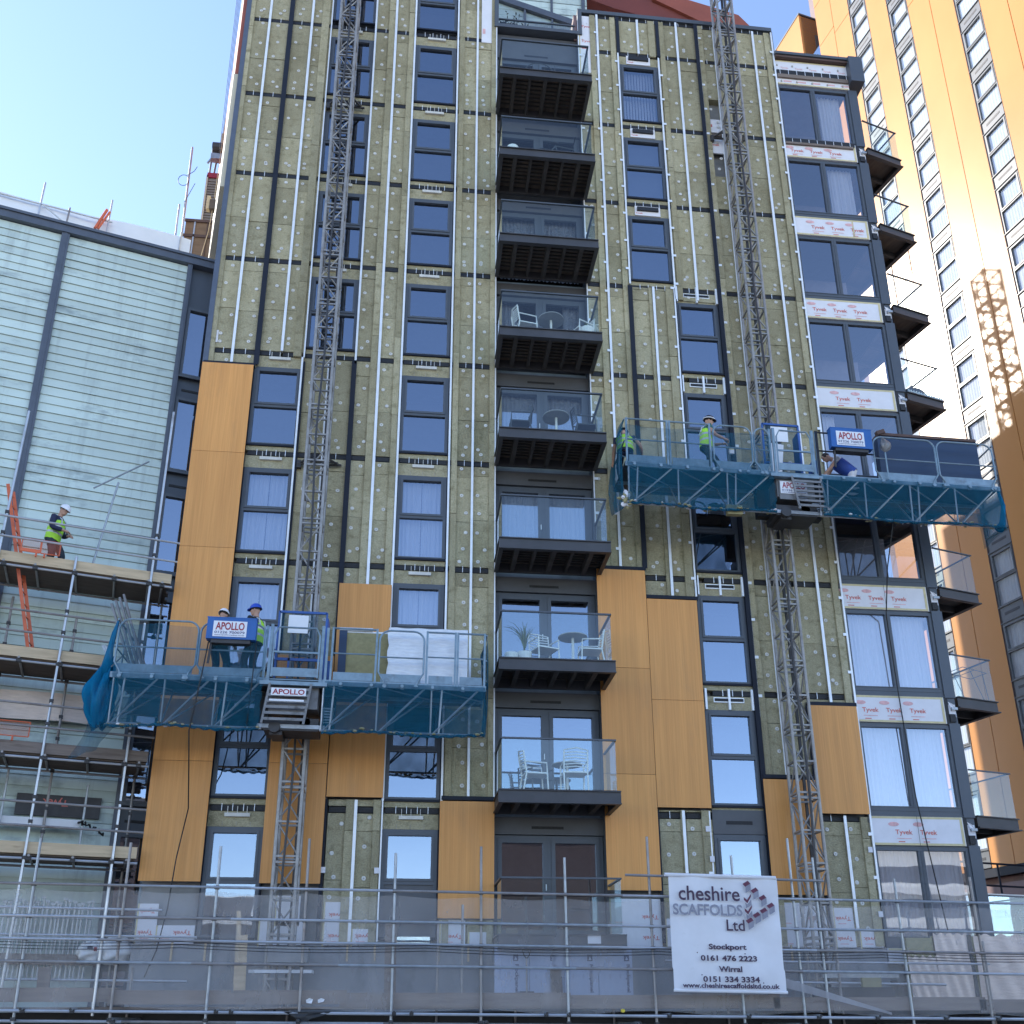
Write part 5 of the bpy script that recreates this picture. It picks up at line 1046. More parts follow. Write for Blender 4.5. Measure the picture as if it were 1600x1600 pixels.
for k, x in enumerate((-7.6, -6.25, -5.45, -4.78, -3.1, -2.85, -1.72, -.1, .2, 1.5, 2.55, 2.95, 4.2, 4.75, 6.2, 7.1, 7.5, 8.6, 9.45, 9.9, 10.9, 12.2, 13.4)):
    z = TL(x, 1.74-.03 if k % 3 else 1.56)
    b = MB().path([(x, FY-.20, z), (x, -.9, z)], .026, 0, 8, False).disc((x, FY-.199, z), .024, .0, 1, 8); fit(b, (x, FY-.08, z-.03), .035); b.build('transom', m_('galvanised', 'mast_dark'), BS)
for x in (-6.5, -.2, 3.0, 7.3): MB().beam((x, -1.2, 1.9), (x-.03, -1.2, 3.3 if x == -.2 else 2.45), .22, .04, 0, (0, 1, 0)).build('upright_board', m_('timber_old' if x < 0 else 'timber_dark'), BS)
MB().beam((-3.02, -1.0, 1.9), (-3.06, -1.0, 3.05), .22, .04, 0, (0, 1, 0)).beam((-3.12, -.98, 3.0), (-3.16, -.98, 3.5), .08, .04, 0, (0, 1, 0)).build('upright_board', m_('timber_new'), BS)
o = MB().box(-9, 15, -1.0, -.98, 0, 1.66).build('under_deck_dark_sheet', m_('black_sheet')); tag(o, 'black sheet added for the darkness under the deck of the long low scaffold', 'sheeting')  # added sheet that keeps the space under the deck dark
# debris net
def net(u, v):
    x = -7.6+21.6*u; sw = abs(math.sin(math.pi*(x+6.4)/3.1))
    zb = 1.64+.12*sw-.010*(x+6); zt = 3.70-.0105*(x+6)-.05*abs(math.sin(math.pi*(x+6.4)/1.56)); return (x, FY+.055-.012*math.sin(6*x+5*v+2*math.sin(x))-.012*math.sin(2.3*x-9*v)*v, zt+(zb-zt)*v)
nt_ = MB(); nt_.grid(220, 14, net); o = nt_.build('debris_net', m_('grey_net'), None, True); tag(o, 'translucent grey debris net draped along the rails of the long low scaffold', 'netting')
b = MB().grid(14, 4, lambda u, v: (6.75+2.1*u, FY-.15, 2.08-.50*u+(.04+.14*(1-u))*v)).build('net_fold', m_('grey_net_fold'), None, True); tag(b, 'bunched edges of grey net pulled up behind the white banner', 'netting')
# banner
BN = thing('banner', 'white cheshire scaffolds banner hung on the front scaffold', 'banner', (5.85, FY-.24, 3.0))
W2, H2 = 1.03, 1.0
def bp(u, v): return (-W2+2*W2*u+.02*(v-.5)+(.015 if v < .2 else 0), .022*math.sin(7*u+4*v)*math.sin(math.pi*u)+.010*math.sin(16*u*v+3*u)+.012*max(0,math.sin(9*(u-v)))*(1-v), -H2+2*H2*v-.015*u*2+.012*math.sin(10*u)*(1-v))
MB().grid(40, 40, bp).build('cloth', m_('banner_cloth'), BN, True)
MB().tube((-W2-.06, 0, H2+.02), (W2-.01, 0, H2-.02), .035, 0, 8).build('hem', m_('banner_cloth'), BN)
b = MB().tube((-W2+.0, 0, -H2-.0), (W2+.02, 0, -H2-.04), .028, 0, 8); b.build('hem', m_('banner_cloth'), BN)
b = MB(); y = -.05; T = lambda s, x, z, w, h, m, bo=0: b.text(s, (x, y, z), (1, 0, -.015), (0, 0, 1), w, h, m, bo)
T('cheshire', -.86, .56, 1.15, .26, 0, .012); T('SCAFFOLDS', -.98, .30, 1.30, .20, 1, .022); T('Ltd', .0, .02, .34, .20, 0, .012)
b.build('lettering', m_('banner_dark', 'banner_lilac', 'banner_plum'), BN); b = MB()
T('Stockport', -.36, -.33, .70, .125, 0, .032); T('0161 476 2223', -.52, -.50, 1.04, .10, 0, .032); T('Wirral', -.20, -.69, .43, .10, 0, .032); T('0151 334 3334', -.50, -.86, 1.04, .10, 0, .032); b.build('lettering', m_('banner_dark', 'banner_lilac', 'banner_plum'), BN); b = MB()
T('www.cheshirescaffoldsltd.co.uk', -.88, -1.0+.045, 1.78, .085, 0, .035)
b.build('lettering', m_('banner_dark', 'banner_lilac', 'banner_plum'), BN); b = MB()
def cube(x, z, s=.105):
    global y, b
    y -= .0015; b = MB()                                     # the stepped blocks of the emblem
    b.add([(x, y, z), (x+s, y, z+s*.55), (x+s*1.45, y, z+s*.05), (x+s*.45, y, z-s*.5)], [(0, 3, 2, 1)], 2)
    b.add([(x+s*.45, y, z-s*.5), (x+s*1.45, y, z+s*.05), (x+s*1.45, y, z-s*1.0), (x+s*.45, y, z-s*1.55)], [(0, 3, 2, 1)], 1); b.build('emblem_block', m_('banner_dark', 'banner_lilac', 'banner_plum'), BN)
for q, (x, z) in enumerate(((.36, .86), (.50, .74), (.64, .61), (.78, .47), (.64, .38), (.50, .30), (.36, .20))): cube(x, z)
for x, z in ((.36, .62), (.36, .42)): b = MB(); b.add([(x, y, z), (x+.06, y, z-.05), (x+.14, y, z+.06), (x+.14, y, z+.01), (x+.06, y, z-.11), (x, y, z-.05)], [(0, 1, 2, 3, 4, 5)][::-1], 2); b.add([(x+.02, y, z-.1), (x+.06, y, z-.13), (x+.14, y, z-.04), (x+.14, y, z-.14), (x+.03, y, z-.2)], [(0, 4, 3, 2, 1)], 1); b.build('emblem_block', m_('banner_dark', 'banner_lilac', 'banner_plum'), BN)
for x, z in ((-.58, -.36), (.3, -.38), (.6, -1.0+.12), (-.52, -.74), (.42, -.78)): MB().ell((x, y, z), (.012, .002, .012), 0, 6, 4).build('dirt_spot', m_('banner_dark'), BN)
# boards, shovel and other things standing on the deck
RPn = thing('panel_stack', 'pale blue printed boards standing on the deck under the lowest balcony', 'boards', (3.15, -1.15, 1.74))
b = MB(); 
for q in range(4): b.box(-1.36+.68*q, -.69+.68*q, 0, .05, 0, 1.10)
b.build('board', m_('blueish_board'), RPn); b = MB()
for q in range(4):
    x = -1.0+.73*q; b.text('Rockpanel', (x+.02, -.006, .78), (0, 0, -1), (1, 0, 0), .52, .09, 0, .03); b.box(x, x+.10, -.006, 0, .84, .96, 0); b.add([(x+.02, -.008, .86), (x+.05, -.008, .93), (x+.08, -.008, .86)], [(0, 1, 2)], 1)
    for r_ in range(3): b.text('100', (x-.33+.22*r_, -.006, .15+.02*r_), (0, 0, -1), (1, 0, 0), .08, .03, 2); b.text('100', (x-.30+.2*r_, -.006, .6), (0, 0, -1), (1, 0, 0), .08, .03, 2)
b.build('lettering', m_('print_navy', 'blueish_board', 'banner_lilac'), RPn)
SV = thing('shovel', 'shovel standing blade down against the pale blue printed boards', 'shovel', (2.40, -1.26, 1.78))
MB().tube((0, 0, .22), (0, 0, .84), .018).build('shaft', m_('mast_steel'), SV); MB().path([(0, 0, .84), (-.05, 0, .90), (-.085, 0, 1.0), (.085, 0, 1.0), (.05, 0, .90), (0, 0, .84)], .014, 0, 6).build('handle', m_('mast_dark'), SV)
MB().grid(6, 4, lambda u, v: (-.14+.28*u, .03*math.sin(math.pi*u), .24*v)).box(-.14, .14, -.004, .004, .21, .24).build('blade', m_('mast_dark'), SV)
o = MB().box(3.62, 3.92, -1.3, -1.29, 2.86, 3.04).box(3.60, 3.86, -1.32, -1.31, 2.90, 3.08).build('paper_sheet', m_('sign_white')); tag(o, 'white paper sheets fixed above the pale blue boards on the scaffold', 'paper')
o = MB().box(2.02, 2.25, -1.1, -1.08, 2.82, 3.2).build('board_offcut', m_('timber_old')); tag(o, 'short board offcut standing behind the pale blue printed boards', 'board')
PB = thing('board_stack', 'peach coloured foil faced boards with torn corners at the right end of the scaffold', 'boards', (10.5, -.55, 1.74))
def torn(u, v, x0, w, h, n): return (x0+w*u, .01*math.sin(20*u+8*v), h*v+(.03*math.sin(25*u+n)*(v > .98)))
MB().grid(30, 16, lambda u, v: torn(u, v, 0, .62, .98, 1)).grid(30, 16, lambda u, v: torn(u, v, .62, .74, 1.44, 2)).grid(30, 16, lambda u, v: torn(u, v, 1.50, 1.4, 1.42, 3)).build('foil_face', m_('foil_peach'), PB, True)
MB().box(.02, .66, .03, .1, 0, 1.36).box(.6, 2.9, .03, .1, 0, 1.40).build('board', m_('tan_board'), PB); MB().box(1.36, 1.44, -.02, .02, 0, 1.42).build('joint_tape', m_('mast_dark'), PB)
o = MB().box(8.2, 9.9, -1.0, -.9, 1.74, 2.1, 0).box(8.4, 10.0, -1.05, -.95, 2.28, 2.38, 1).box(9.2, 9.6, -1.08, -1.0, 2.1, 2.28, 2).build('tool_chest', m_('mast_dark', 'galvanised', 'tan_board')); tag(o, 'dark tool chest with offcuts on it behind the net right of the banner', 'chest')
o = MB().box(-2.55, -1.8, -1.0, -.5, 2.55, 2.85, 0).box(-2.9, -1.7, -.9, -.5, 2.36, 2.42, 1).build('tool_chest', m_('concrete', 'sign_white')); tag(o, 'grey chest on a white slab behind the net at the foot of a mast', 'chest')
for x in (-1.55, -1.35): o = MB().add([(x-.06, FY+.02, 1.80), (x+.03, FY+.0, 1.79+.03*(x > -1.4)), (x+.05, FY+.01, 1.86), (x-.01, FY-.01, 1.88), (x-.07, FY+.01, 1.85)], [(0, 1, 2, 3), (0, 3, 4)]).build('paper_scrap', m_('sign_white')); tag(o, 'white scrap of paper caught in the net below the mast through the lower platform', 'paper', 'paper scraps in the net')
o = MB().grid(8, 8, lambda u, v: (-1.95+.75*u+.03*math.sin(8*v), FY-.10+.02*math.sin(9*u), 1.66-.15*v*math.sin(math.pi*u)*(1+.3*math.sin(7*u)))).build('tarpaulin', m_('black_sheet')); tag(o, 'corner of dark tarpaulin hanging below the deck at lower left', 'tarpaulin')
o = MB().path([(12.05, FY-.16, 2.15), (12.15, FY-.2, 1.85), (12.12, FY-.2, 1.6), (12.2, FY-.2, 1.45)], [.012, .05, .06, .03], 0, 8).build('sling', m_('hoist_yellow'), None, True); tag(o, 'yellow lifting sling tied to the scaffold at lower right', 'sling')
o = MB().path([(3.9, FY-.22, 1.66), (3.9, FY-.1, 1.66)], .03, 0, 8).build('tube_cap', m_('hoist_yellow')); tag(o, 'yellow cap on a tube end below the banner', 'cap')
o = MB().box(-.35, .55, -.35, -.3, 2.93, 3.08).build('window_board', m_('louvre_pane')); tag(o, 'pale glazed strip lying below the second window column behind the net', 'strip')
for k in range(3): cable([(x, FY-.13, 2.72+.05*k-.010*(x+6)-.05*math.sin(math.pi*((x+8)/4.2 % 1))) for x in [-8+.35*q for q in range(63)]], .007, 'thin black cable strung along the front scaffold') ['group'] = 'cables along the front scaffold'
# ================================================================== things on the balconies
def chair(mat='white_plastic', label='', loc=(0, 0, 0), rz=0):
    t = thing('garden_chair', label, 'chair', loc, rz); w, d = .25, .24
    MB().box(-w, w, -d, d, .41, .44).build('seat', m_(mat), t)
    b = MB(); [b.path([(-w, d-.02+.03*q/5+.01, .52+.062*q), (0, d+.06+.02*q/5, .53+.062*q), (w, d-.02+.03*q/5+.01, .52+.062*q)], .013, 0, 5) for q in range(6)]
    b.path([(-w, d-.02, .42), (-w-.0, d+.05, .88), (0, d+.10, .92), (w, d+.05, .88), (w, d-.02, .42)], .018, 0, 6); b.build('backrest', m_(mat), t)
    for sx in (-1, 1):
        MB().path([(sx*w, -d, 0), (sx*w, -d+.02, .42), (sx*w, -d+.03, .64), (sx*w, d, .66)], .017, 0, 6).build('leg', m_(mat), t); MB().path([(sx*w, d+.06, 0), (sx*w, d-.02, .42)], .017, 0, 6).build('leg', m_(mat), t)
    return t
def table(label, loc, mat='table_grey', r=.33, h=.73):
    t = thing('round_table', label, 'table', loc); MB().path([(0, 0, h-.02), (0, 0, h)], r, 0, 28).build('tabletop', m_(mat), t); MB().tube((0, 0, .03), (0, 0, h-.02), .03, 0, 10).build('pedestal', m_('white_plastic'), t); MB().path([(0, 0, 0), (0, 0, .02), (0, 0, .04)], [.2, .19, .03], 0, 18).build('base', m_('white_plastic'), t); return t
D = DECK; cy = -.75
chair('white_plastic', 'white slatted chair on the fourth balcony from the top', (2.55, cy, D[3]), R(100)); chair('white_plastic', 'low white chair right of the round table on the fourth balcony from the top', (3.95, cy+.1, D[3]), R(-60)); table('round grey table on the fourth balcony from the top', (3.20, cy, D[3]))
chair('chair_dark', 'dark metal chair on the fifth balcony from the top', (2.38, cy, D[4]), R(-90)); chair('chair_dark', 'dark metal chair right of the round table on the fifth balcony from the top', (3.98, cy, D[4]), R(90)); table('round grey table on the fifth balcony from the top', (3.28, cy, D[4]))
chair('white_plastic', 'white chair between plant and table on the seventh balcony from the top', (2.92, cy+.1, D[6]), R(20)); chair('white_plastic', 'white chair right of the round table on the seventh balcony from the top', (3.95, cy+.1, D[6]), R(-90)); table('round pale table on the seventh balcony from the top', (3.55, cy, D[6]))
chair('white_plastic', 'white chair left of the table on the eighth balcony from the top', (2.66, cy, D[7]), R(95)); chair('white_plastic', 'white chair under the table on the eighth balcony from the top', (3.48, cy-.15, D[7]), R(180)); chair('chair_dark', 'dark chair behind the white ones on the eighth balcony from the top', (2.8, cy+.5, D[7]), R(20)); table('round pale table on the eighth balcony from the top', (3.40, cy+.25, D[7]))
def longplant(loc, label, pot=True, n=46, h=1.0, mat='leaf', seed=3):
    t = thing('potted_plant', label, 'plant', loc); rnd = random.Random(seed); b = MB()
    for k in range(n):
        a = rnd.uniform(0, 6.28); l = h*rnd.uniform(.6, 1.15); sp = rnd.uniform(.1, .5)*h; P = []
        for q in range(6): f = q/5; P.append(Vector((math.cos(a)*sp*f*f*1.1, math.sin(a)*sp*f*f*.6, .25+l*f-l*.35*f**3)))
        w = .016; side = Vector((-math.sin(a), math.cos(a)*.6, .3)).normalized()
        vs_ = []
        for q, p in enumerate(P): ww = w*(1-q/5*.9); vs_ += [p-side*ww, p+side*ww]
        b.add(vs_, [(2*q, 2*q+1, 2*q+3, 2*q+2) for q in range(5)])
    b.build('leaf', m_(mat), t); MB().path([(0, 0, 0), (0, 0, .28)], [.13, .17], 0, 14).build('pot', m_('white_plastic' if pot else 'chair_dark'), t); return t
longplant((2.45, cy-.1, D[6]), 'tall grassy plant in a pot on the seventh balcony from the top'); o = MB().path([(2.15, cy-.2, D[6]), (2.15, cy-.2, D[6]+.22)], [.12, .15], 0, 14).build('plant_pot', m_('white_plastic')); tag(o, 'empty white pot left of the grassy plant on the seventh balcony from the top', 'pot')
longplant((4.05, cy-.3, D[3]), 'small spiky plant at the right corner of the fourth balcony from the top', True, 18, .35, 'leaf', 9)
def bush(loc, label):
    t = thing('potted_shrub', label, 'shrub', loc); rnd = random.Random(11); b = MB(); br = MB()
    for k in range(46):
        a = rnd.uniform(0, 6.28); ph = rnd.uniform(.1, 1.25); l = rnd.uniform(.35, .75); d = Vector((math.sin(ph)*math.cos(a), math.sin(ph)*math.sin(a)*.7, math.cos(ph))); p = Vector((0, 0, .35)); e = p+d*l; br.path([p, p+d*l*.5+Vector((0, 0, .04)), e], [.012, .008, .004], 0, 4)
        for q in range(16):
            c = p+d*l*rnd.uniform(.35, 1.05)+Vector([rnd.gauss(0, .04) for _ in range(3)]); n1 = Vector([rnd.gauss(0, 1) for _ in range(3)]).normalized(); n2 = n1.cross(Vector((rnd.random(), rnd.random(), rnd.random()))).normalized(); s = rnd.uniform(.018, .04); b.quad(c-n1*s*1.6, c+n2*s*.6, c+n1*s*1.6, c-n2*s*.6)
    b.build('foliage', m_('leaf_dark'), t); br.build('stem', m_('boot_brown'), t); MB().path([(0, 0, 0), (0, 0, .35)], [.16, .2], 0, 12).build('pot', m_('chair_dark'), t)
bush((2.32, .6, 29.2), 'dark shrub on the roof terrace above the top balcony')
def bicycle(loc, label, rz=0):
    t = thing('bicycle', label, 'bicycle', loc, rz)
    for x in (-.5, .5): w = MB(); w.path([(x+.33*math.cos(k*math.pi/12), 0, .34+.33*math.sin(k*math.pi/12)) for k in range(25)], .016, 0, 6); [w.tube((x, 0, .34), (x+.32*math.cos(k*math.pi/5), 0, .34+.32*math.sin(k*math.pi/5)), .003, 0, 4) for k in range(10)]; w.build('wheel', m_('rubber_black'), t)
    b = MB(); bb, st, hd, ra, fa = (-.08, 0, .30), (-.2, 0, .82), (.32, 0, .78), (-.5, 0, .34), (.5, 0, .34)
    for p, q in ((bb, st), (st, hd), (bb, (.34, 0, .7)), (ra, bb), (ra, st), (hd, fa)): b.tube(p, q, .017, 0, 6)
    b.build('frame', m_('chair_dark'), t); MB().path([(.30, -.26, .95), (.3, 0, .92), (.30, .26, .95)], .013, 0, 6).tube((.32, 0, .78), (.3, 0, .93), .014).build('handlebar', m_('rubber_black'), t); MB().ell((-.22, 0, .90), (.13, .06, .03)).tube((-.2, 0, .82), (-.22, 0, .9), .013).build('saddle', m_('rubber_black'), t)
bicycle((3.62, -.72, D[1]), 'bicycle parked on the second balcony from the top', R(4))
o = MB().path([(2.22, cy-.2, D[1]), (2.22, cy-.2, D[1]+.36)], .17, 0, 16).build('storage_tub', m_('white_plastic')); tag(o, 'white tub in the left corner of the second balcony from the top', 'tub')
o = MB().ell((2.78, cy+.3, D[1]+.42), (.28, .14, .42), 0, 14, 9).box(2.55, 3.0, cy+.2, cy+.4, D[1], D[1]+.3).build('covered_chair', m_('chair_dark'), None, True); tag(o, 'dark covered chair on the second balcony from the top', 'chair')
t = thing('hanging_chair', 'round wire chair on the top balcony', 'chair', (3.0, cy, D[0])); MB().path([(.42*math.cos(k*.2618), 0, .55+.42*math.sin(k*.2618)) for k in range(25)], .014, 0, 5).build('hoop', m_('chair_dark'), t); b = MB(); [b.path([(.40*math.cos(a)*s, .3*(1-s), .55+.40*math.sin(a)*s) for s in (.2, .6, 1)], .007, 0, 4) for a in [k*.52 for k in range(12)]]; b.build('seat', m_('chair_dark'), t); MB().tube((-.2, 0, .2), (-.3, 0, 0), .015).tube((.2, 0, .2), (.3, 0, 0), .015).tube((.45, 0, 0), (.45, 0, .95), .012).build('leg', m_('chair_dark'), t)
# side balconies: drying rack and planter
t = thing('drying_rack', 'thin clothes rack standing on the side balcony third from the bottom', 'clothes rack', (13.75, .62, 25.97-2.87*6), R(15.6)); b = MB()
for p, q in (((-.3, 0, .85), (.45, 0, .78)), ((-.3, .5, .85), (.45, .5, .78)), ((-.3, 0, .85), (-.3, .5, .85)), ((.45, 0, .78), (.45, .5, .78)), ((-.1, 0, .83), (.25, 0, 0)), ((.3, 0, .8), (.5, .1, 0)), ((-.1, .5, .83), (.25, .5, 0)), ((.05, 0, .81), (.05, .5, .81))): b.tube(p, q, .009, 0, 5)
b.build('frame', m_('chair_dark'), t)
t = thing('bench', 'rounded dark planter on the side balcony fourth from the top', 'seat', (13.55, .75, 25.97-2.87*3), R(15.6)); MB().ell((0, .1, .22), (.42, .3, .26), 0, 14, 8).build('cushion', m_('chair_dark'), t, True); b = MB(); [b.box(-.5+.09*q, -.46+.09*q, -.25, -.23, 0, .16) for q in range(14)]; b.box(-.5, .75, -.25, -.22, .10, .12); b.build('fence', m_('sign_white'), t)  # garden bench: rounded cushion behind a low fence
longplant((13.25, .65, 25.97-2.87*4), 'small spiky plant on the side balcony just above the upper work platform', False, 26, .3, 'leaf_dark', 4)
# bird
t = thing('bird', 'small dark bird flying in front of the orange tower', 'bird', (18.9, -.2, 27.9), R(40)); MB().ell((0, 0, 0), (.17, .06, .06), 0, 8, 6).ell((.17, 0, .02), (.05, .04, .04), 0, 6, 5).build('body', m_('boot_brown'), t, True)
for s in (-1, 1): MB().add([(.08, s*.03, .02), (.0, s*.3, .14), (-.12, s*.48, .06), (-.1, s*.2, .05), (-.08, s*.03, .02), (-.02, s*.2, .08)], [(0, 1, 5), (1, 2, 3), (1, 3, 5), (5, 3, 4), (0, 5, 4)]).build('wing', m_('boot_brown'), t)
MB().add([(-.14, -.03, 0), (-.34, -.07, 0), (-.34, .07, 0), (-.14, .03, 0)], [(0, 1, 2, 3)]).build('tail', m_('boot_brown'), t)
# ================================================================== people
def spline(P, n=5):
    P = [Vector(p) for p in P]; out = []
    for i in range(len(P)-1):
        a = P[max(i-1, 0)]; b_ = P[i]; c = P[i+1]; d = P[min(i+2, len(P)-1)]
        for k in range(n):
            t = k/n; out.append(.5*((2*b_)+(c-a)*t+(2*a-5*b_+4*c-d)*t*t+(3*b_-a-3*c+d)*t**3))
    return out+[P[-1]]
def limb(b, P, Rr, n=10, m=0, sub=4):
    pts = spline(P, sub); k = len(Rr)-1; rr = []
    for i in range(len(pts)): f = i/(len(pts)-1)*k; j = min(int(f), k-1); rr.append(Rr[j]+(Rr[j+1]-Rr[j])*(f-j))
    b.path(pts, rr, m, n); return b
def fuse(b, name, mats, parent, vox=.011, sm=6):
    o = b.build(name, mats, parent); mo = o.modifiers.new('r', 'REMESH'); mo.mode = 'VOXEL'; mo.voxel_size = vox; ms = o.modifiers.new('s', 'SMOOTH'); ms.iterations = sm; ms.factor = .5
    bpy.context.view_layer.update(); me = bpy.data.meshes.new_from_object(o.evaluated_get(bpy.context.evaluated_depsgraph_get())); o.modifiers.clear(); old = o.data; o.data = me; me.name = name; bpy.data.meshes.remove(old)
    me.polygons.foreach_set('use_smooth', [True]*len(me.polygons)); return o
def ik(a, t, l1, l2, pole):
    d = t-a; L = min(d.length, (l1+l2)*.995); d.normalize(); t2 = a+d*L; x = (l1*l1-l2*l2+L*L)/(2*L); h = math.sqrt(max(0, l1*l1-x*x)); p = pole-d*pole.dot(d); p.normalize(); return a+d*x+p*h, t2
def person(label, loc, rz, lean=0., nod=0., turn=0., hands=((.28, .2, 1.05), (.28, -.2, 1.05)), feet=((0.08, .11), (-.1, -.11)), hipz=.93, hipx=0., top='cloth_navy', sleeve=.55, legs='cloth_charcoal', vest='hi_vis', hat='helmet_white', stripe=False, chin=False, band=True, kp=(1, 0, 0)):
    # faces +x; z up; origin between the feet
    t = thing('person', label, 'person', loc, rz); V = Vector
    sp = V((math.sin(lean), 0, math.cos(lean))); fwd = V((math.cos(lean), 0, -math.sin(lean))); side = V((0, 1, 0)); hip = V((hipx, 0, hipz))
    chest = hip+sp*.34; neck = hip+sp*.53; nd = V((math.sin(lean+nod*.5), 0, math.cos(lean+nod*.5))); head = neck+nd*.17+fwd*.02
    hz = V((math.sin(lean*.35+nod), 0, math.cos(lean*.35+nod))); hf0 = V((hz.z, 0, -hz.x)); hf = hf0*math.cos(turn)+side*math.sin(turn); hs = hz.cross(hf); HM = Matrix((hf, hs, hz)).transposed()
    body = MB(); arms = []; lg = []
    for s, h, f in ((1, hands[0], feet[0]), (-1, hands[1], feet[1])):
        sh = neck-sp*.06+side*s*.19; el, wr = ik(sh, V(h), .29, .26, V((-.6, s*.5, -.5))); arms.append((sh, el, wr))
        hj = hip+side*s*.09-sp*.03; an = V((f[0], f[1], .09)); kn, an = ik(hj, an, .43, .42, V((kp[0], s*.1, kp[2]))); lg.append((hj, kn, an))
    ring = lambda c, rx, ry: [c+fwd*rx*math.cos(k*math.pi/8)+side*ry*math.sin(k*math.pi/8) for k in range(16)]
    tors = [(-.10, .105, .15), (0, .12, .17), (.12, .11, .155), (.26, .125, .17), (.38, .13, .185), (.46, .105, .17), (.52, .06, .09)]
    body.loft([ring(hip+sp*a, x, y) for a, x, y in tors]); limb(body, [neck-sp*.03, neck+nd*.06, head-hz*.05], [.06, .055, .055])
    body.ell(head, (.098, .076, .118), 0, 16, 12, HM).ell(head+HM @ V((.045, 0, -.065)), (.055, .05, .055), 0, 12, 8, HM).ell(head+HM @ V((.100, 0, -.015)), (.022, .014, .026), 0, 8, 6, HM)
    for s in (1, -1): body.ell(head+HM @ V((-.005, s*.078, -.01)), (.020, .012, .032), 0, 8, 6, HM)
    for s, (sh, el, wr) in zip((1, -1), arms):
        limb(body, [sh, el, wr], [.055, .047, .042, .040, .028]); d = (wr-el).normalized(); pl = wr+d*.05; a = d.cross(V((0, 0, 1)));
        if a.length < .1: a = V((0, 1, 0))
        a.normalize(); c = a.cross(d)
        body.path([wr, pl, wr+d*.095], [.026, .034, .034], 0, 8)
        for q in range(4):
            o = wr+d*.09+a*(q-1.5)*.021; l = (.062, .075, .07, .055)[q]; limb(body, [o, o+d*l*.5-c*.008, o+d*l*.8-c*.03, o+d*l*.75-c*.055], [.0105, .0095, .0085, .007], 6, 0, 2)
        limb(body, [wr+d*.03+a*.03*s, wr+d*.06+a*.05*s-c*.015, wr+d*.09+a*.05*s-c*.035], [.013, .011, .009], 6, 0, 2)
    for hj, kn, an in lg: limb(body, [hj, kn, an], [.085, .072, .055, .05, .038])
    fuse(body, 'body', m_('skin'), t, .0095, 3)
    e = MB(); [e.ell(head+HM @ V((.086, s*.032, .012)), (.010, .013, .008), 0, 8, 6, HM) for s in (1, -1)]; e.build('eyes', m_('hair'), t)
    MB().ell(head+HM @ V((-.012, 0, .012)), (.098, .083, .112), 0, 16, 10, HM, 0, .55).build('hair', m_('hair'), t, True)
    sh_ = MB(); sh_.loft([ring(hip+sp*a, x+.018, y+.018) for a, x, y in tors[1:]])
    for sh, el, wr in arms:
        end = sh+(el-sh)*sleeve*2 if sleeve < .5 else el+(wr-el)*(sleeve-.5)*2*.97
        limb(sh_, [sh, sh+(end-sh)*.5, end] if sleeve < .5 else [sh, el, end], [.075, .066, .060, .055, .048])
    fuse(sh_, 'shirt', m_(top), t, .012, 4)
    tr = MB(); tr.loft([ring(hip+sp*a, x+.014, y+.014) for a, x, y in tors[:3]])
    for hj, kn, an in lg: limb(tr, [hj, kn, an-V((0, 0, .01))], [.105, .092, .078, .07, .062])
    fuse(tr, 'trousers', m_(legs), t, .012, 4)
    for hj, kn, an in lg: bo = MB(); bo.ell(an+V((.06, 0, -.045)), (.14, .052, .045), 0, 12, 8).path([an+V((0, 0, -.05)), an+V((0, 0, .07))], .055, 0, 10); fuse(bo, 'boot', m_('boot_brown'), t, .011, 2)
    if vest:
        rows = [(-.06, .155, .20), (.05, .15, .20), (.075, .15, .20), (.125, .15, .198), (.15, .15, .198), (.20, .152, .198), (.225, .152, .198), (.275, .156, .20), (.30, .157, .20), (.38, .158, .203), (.45, .135, .16), (.50, .10, .125)]
        rows = [(a, x+.012*math.sin(9*a), y) for a, x, y in rows]
        ms = [0, 0, 0 if not band else 1, 0, 0, 0, 1 if band else 0, 0, 0, 0, 0]
        vo = MB().loft([ring(hip+sp*a, x, y) for a, x, y in rows], 0, False, ms).build('safety_vest' if vest == 'hi_vis' else 'vest', m_(vest, 'reflective'), t, True)
        if band:
            b = MB()
            for s in (1, -1): b.path([hip+sp*.30+fwd*.165+side*s*.09, hip+sp*.44+fwd*.135+side*s*.10, hip+sp*.505+side*s*.10, hip+sp*.44-fwd*.14+side*s*.10, hip+sp*.30-fwd*.165+side*s*.09], .018, 0, 6)
            b.build('reflective_strap', m_('reflective'), vo)
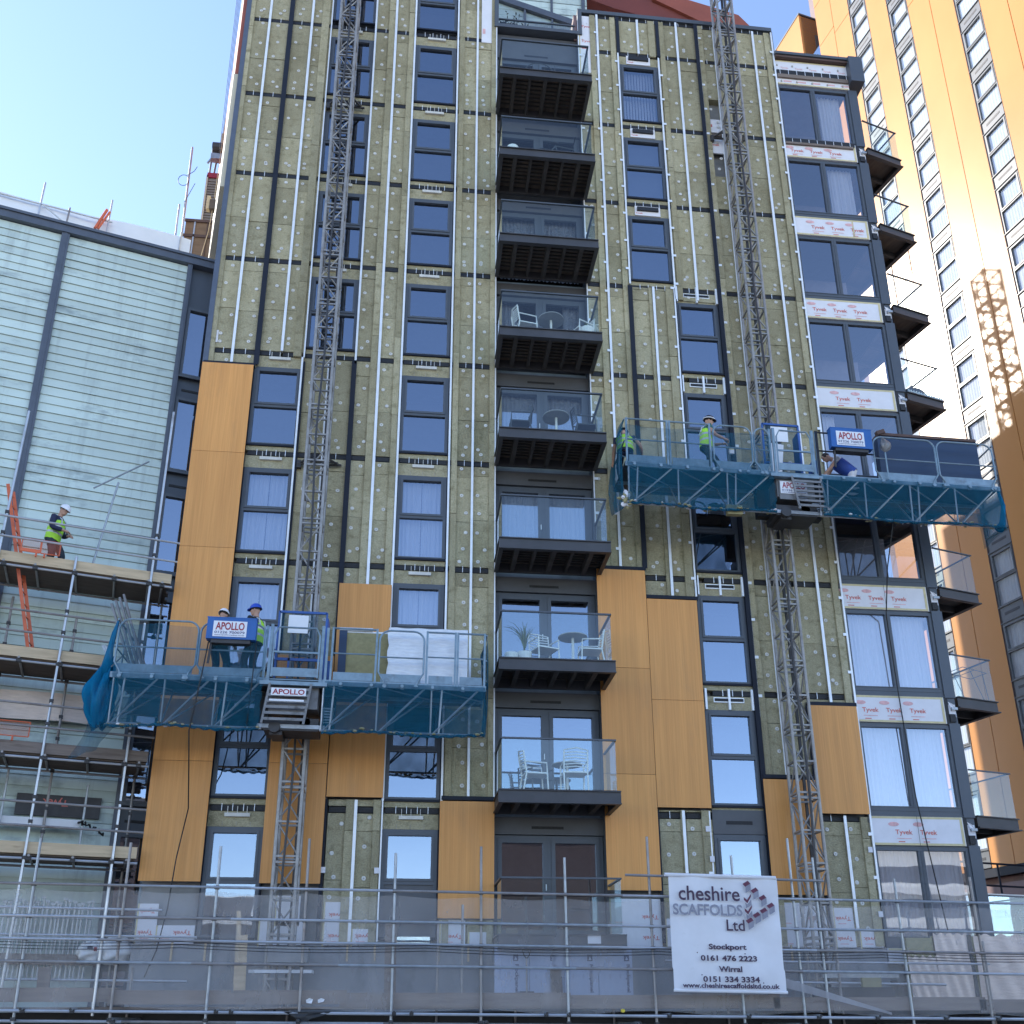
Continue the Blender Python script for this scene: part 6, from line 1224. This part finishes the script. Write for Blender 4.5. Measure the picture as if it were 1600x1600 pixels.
    if hat:
        hh = MB().ell(head+HM @ V((-.005, 0, .035)), (.130, .108, .125), 0, 20, 8, HM, 0, .52).loft([[head+HM @ V((-.005+rx*math.cos(k*math.pi/10), ry*math.sin(k*math.pi/10), z)) for k in range(20)] for rx, ry, z in ((.130, .108, .035), (.142, .118, .022), (.128, .106, .028))], 0, False)
        hh.loft([[head+HM @ V(p) for p in ((.11, -.08, z), (.165, -.05, z-.012), (.178, 0, z-.014), (.165, .05, z-.012), (.11, .08, z))] for z in (.03, .04)], 0, True)
        if stripe:
            hh.path([head+HM @ V((.138*math.cos(k*math.pi/10), .116*math.sin(k*math.pi/10), .045)) for k in range(21)], .014, 1, 6)
            hh.path([head+HM @ V((.115*math.cos(a), .035, .04+.128*math.sin(a))) for a in (.5, .8, 1.1, 1.5, 1.9, 2.3)], .014, 1, 6)
        hh.build('hard_hat', m_(hat, 'helmet_white'), t, True)
    return t
c15, s15 = math.cos(R(15.7)), math.sin(R(15.7))
def onL(s, y): return (-5.35+s*c15-y*s15, 1.2+s*s15+y*c15)
x, y = onL(-2.98, -1.0)
person('person in white hard hat and yellow vest standing on the scaffold by the glass louvres', (x, y, 10.57), R(-8), .14, .45, -.25, ((.30, .10, 1.0), (.30, -.13, 1.02)), ((.10, .1), (-.12, -.1)), .90, 0, 'cloth_navy', .92, 'cloth_charcoal', 'hi_vis', 'helmet_white')
person('person in white climbing helmet seen from behind over the sign on the lower platform', (-4.02, -1.28, 8.03), R(75), .10, .3, .0, ((.35, .2, .95), (.35, -.2, .95)), ((.05, .12), (.0, -.12)), .84, 0, 'cloth_black', .92, 'cloth_black', None, 'helmet_white')
person('person in blue hard hat and yellow vest beside the sign on the lower platform', (-3.27, -1.30, 8.03), R(155), .05, .1, .25, ((.30, .2, 1.0), (.30, -.15, 1.05)), ((.05, .12), (-.05, -.12)), .93, 0, 'cloth_black', .92, 'cloth_charcoal', 'hi_vis', 'helmet_blue')
person('person in black and white helmet and yellow vest walking along the upper work platform', (6.80, -1.25, 13.44), R(-6), .12, .15, -.1, ((.40, .12, 1.02), (.42, -.10, 1.03)), ((.24, .1), (-.22, -.1)), .88, 0, 'cloth_green', .28, 'cloth_charcoal', 'hi_vis', 'helmet_black', True)
person('person in yellow vest bending at the left end of the upper work platform', (4.88, -1.0, 13.44), R(80), .35, .4, 0, ((.30, .28, .62), (.22, -.42, .80)), ((.05, .12), (.0, -.12)), .72, -.15, 'cloth_navy', .3, 'cloth_navy', 'hi_vis', 'helmet_black')
person('person in blue vest and white shirt stooping under the sign on the upper platform', (10.08, -1.15, 13.42), R(172), .80, .5, 0, ((.50, .18, .16), (.46, -.18, .12)), ((-.62, .13), (-.66, -.13)), .42, -.28, 'cloth_white', .26, 'cloth_white', 'vest_blue', None, False, False, False, (.4, 0, -1))
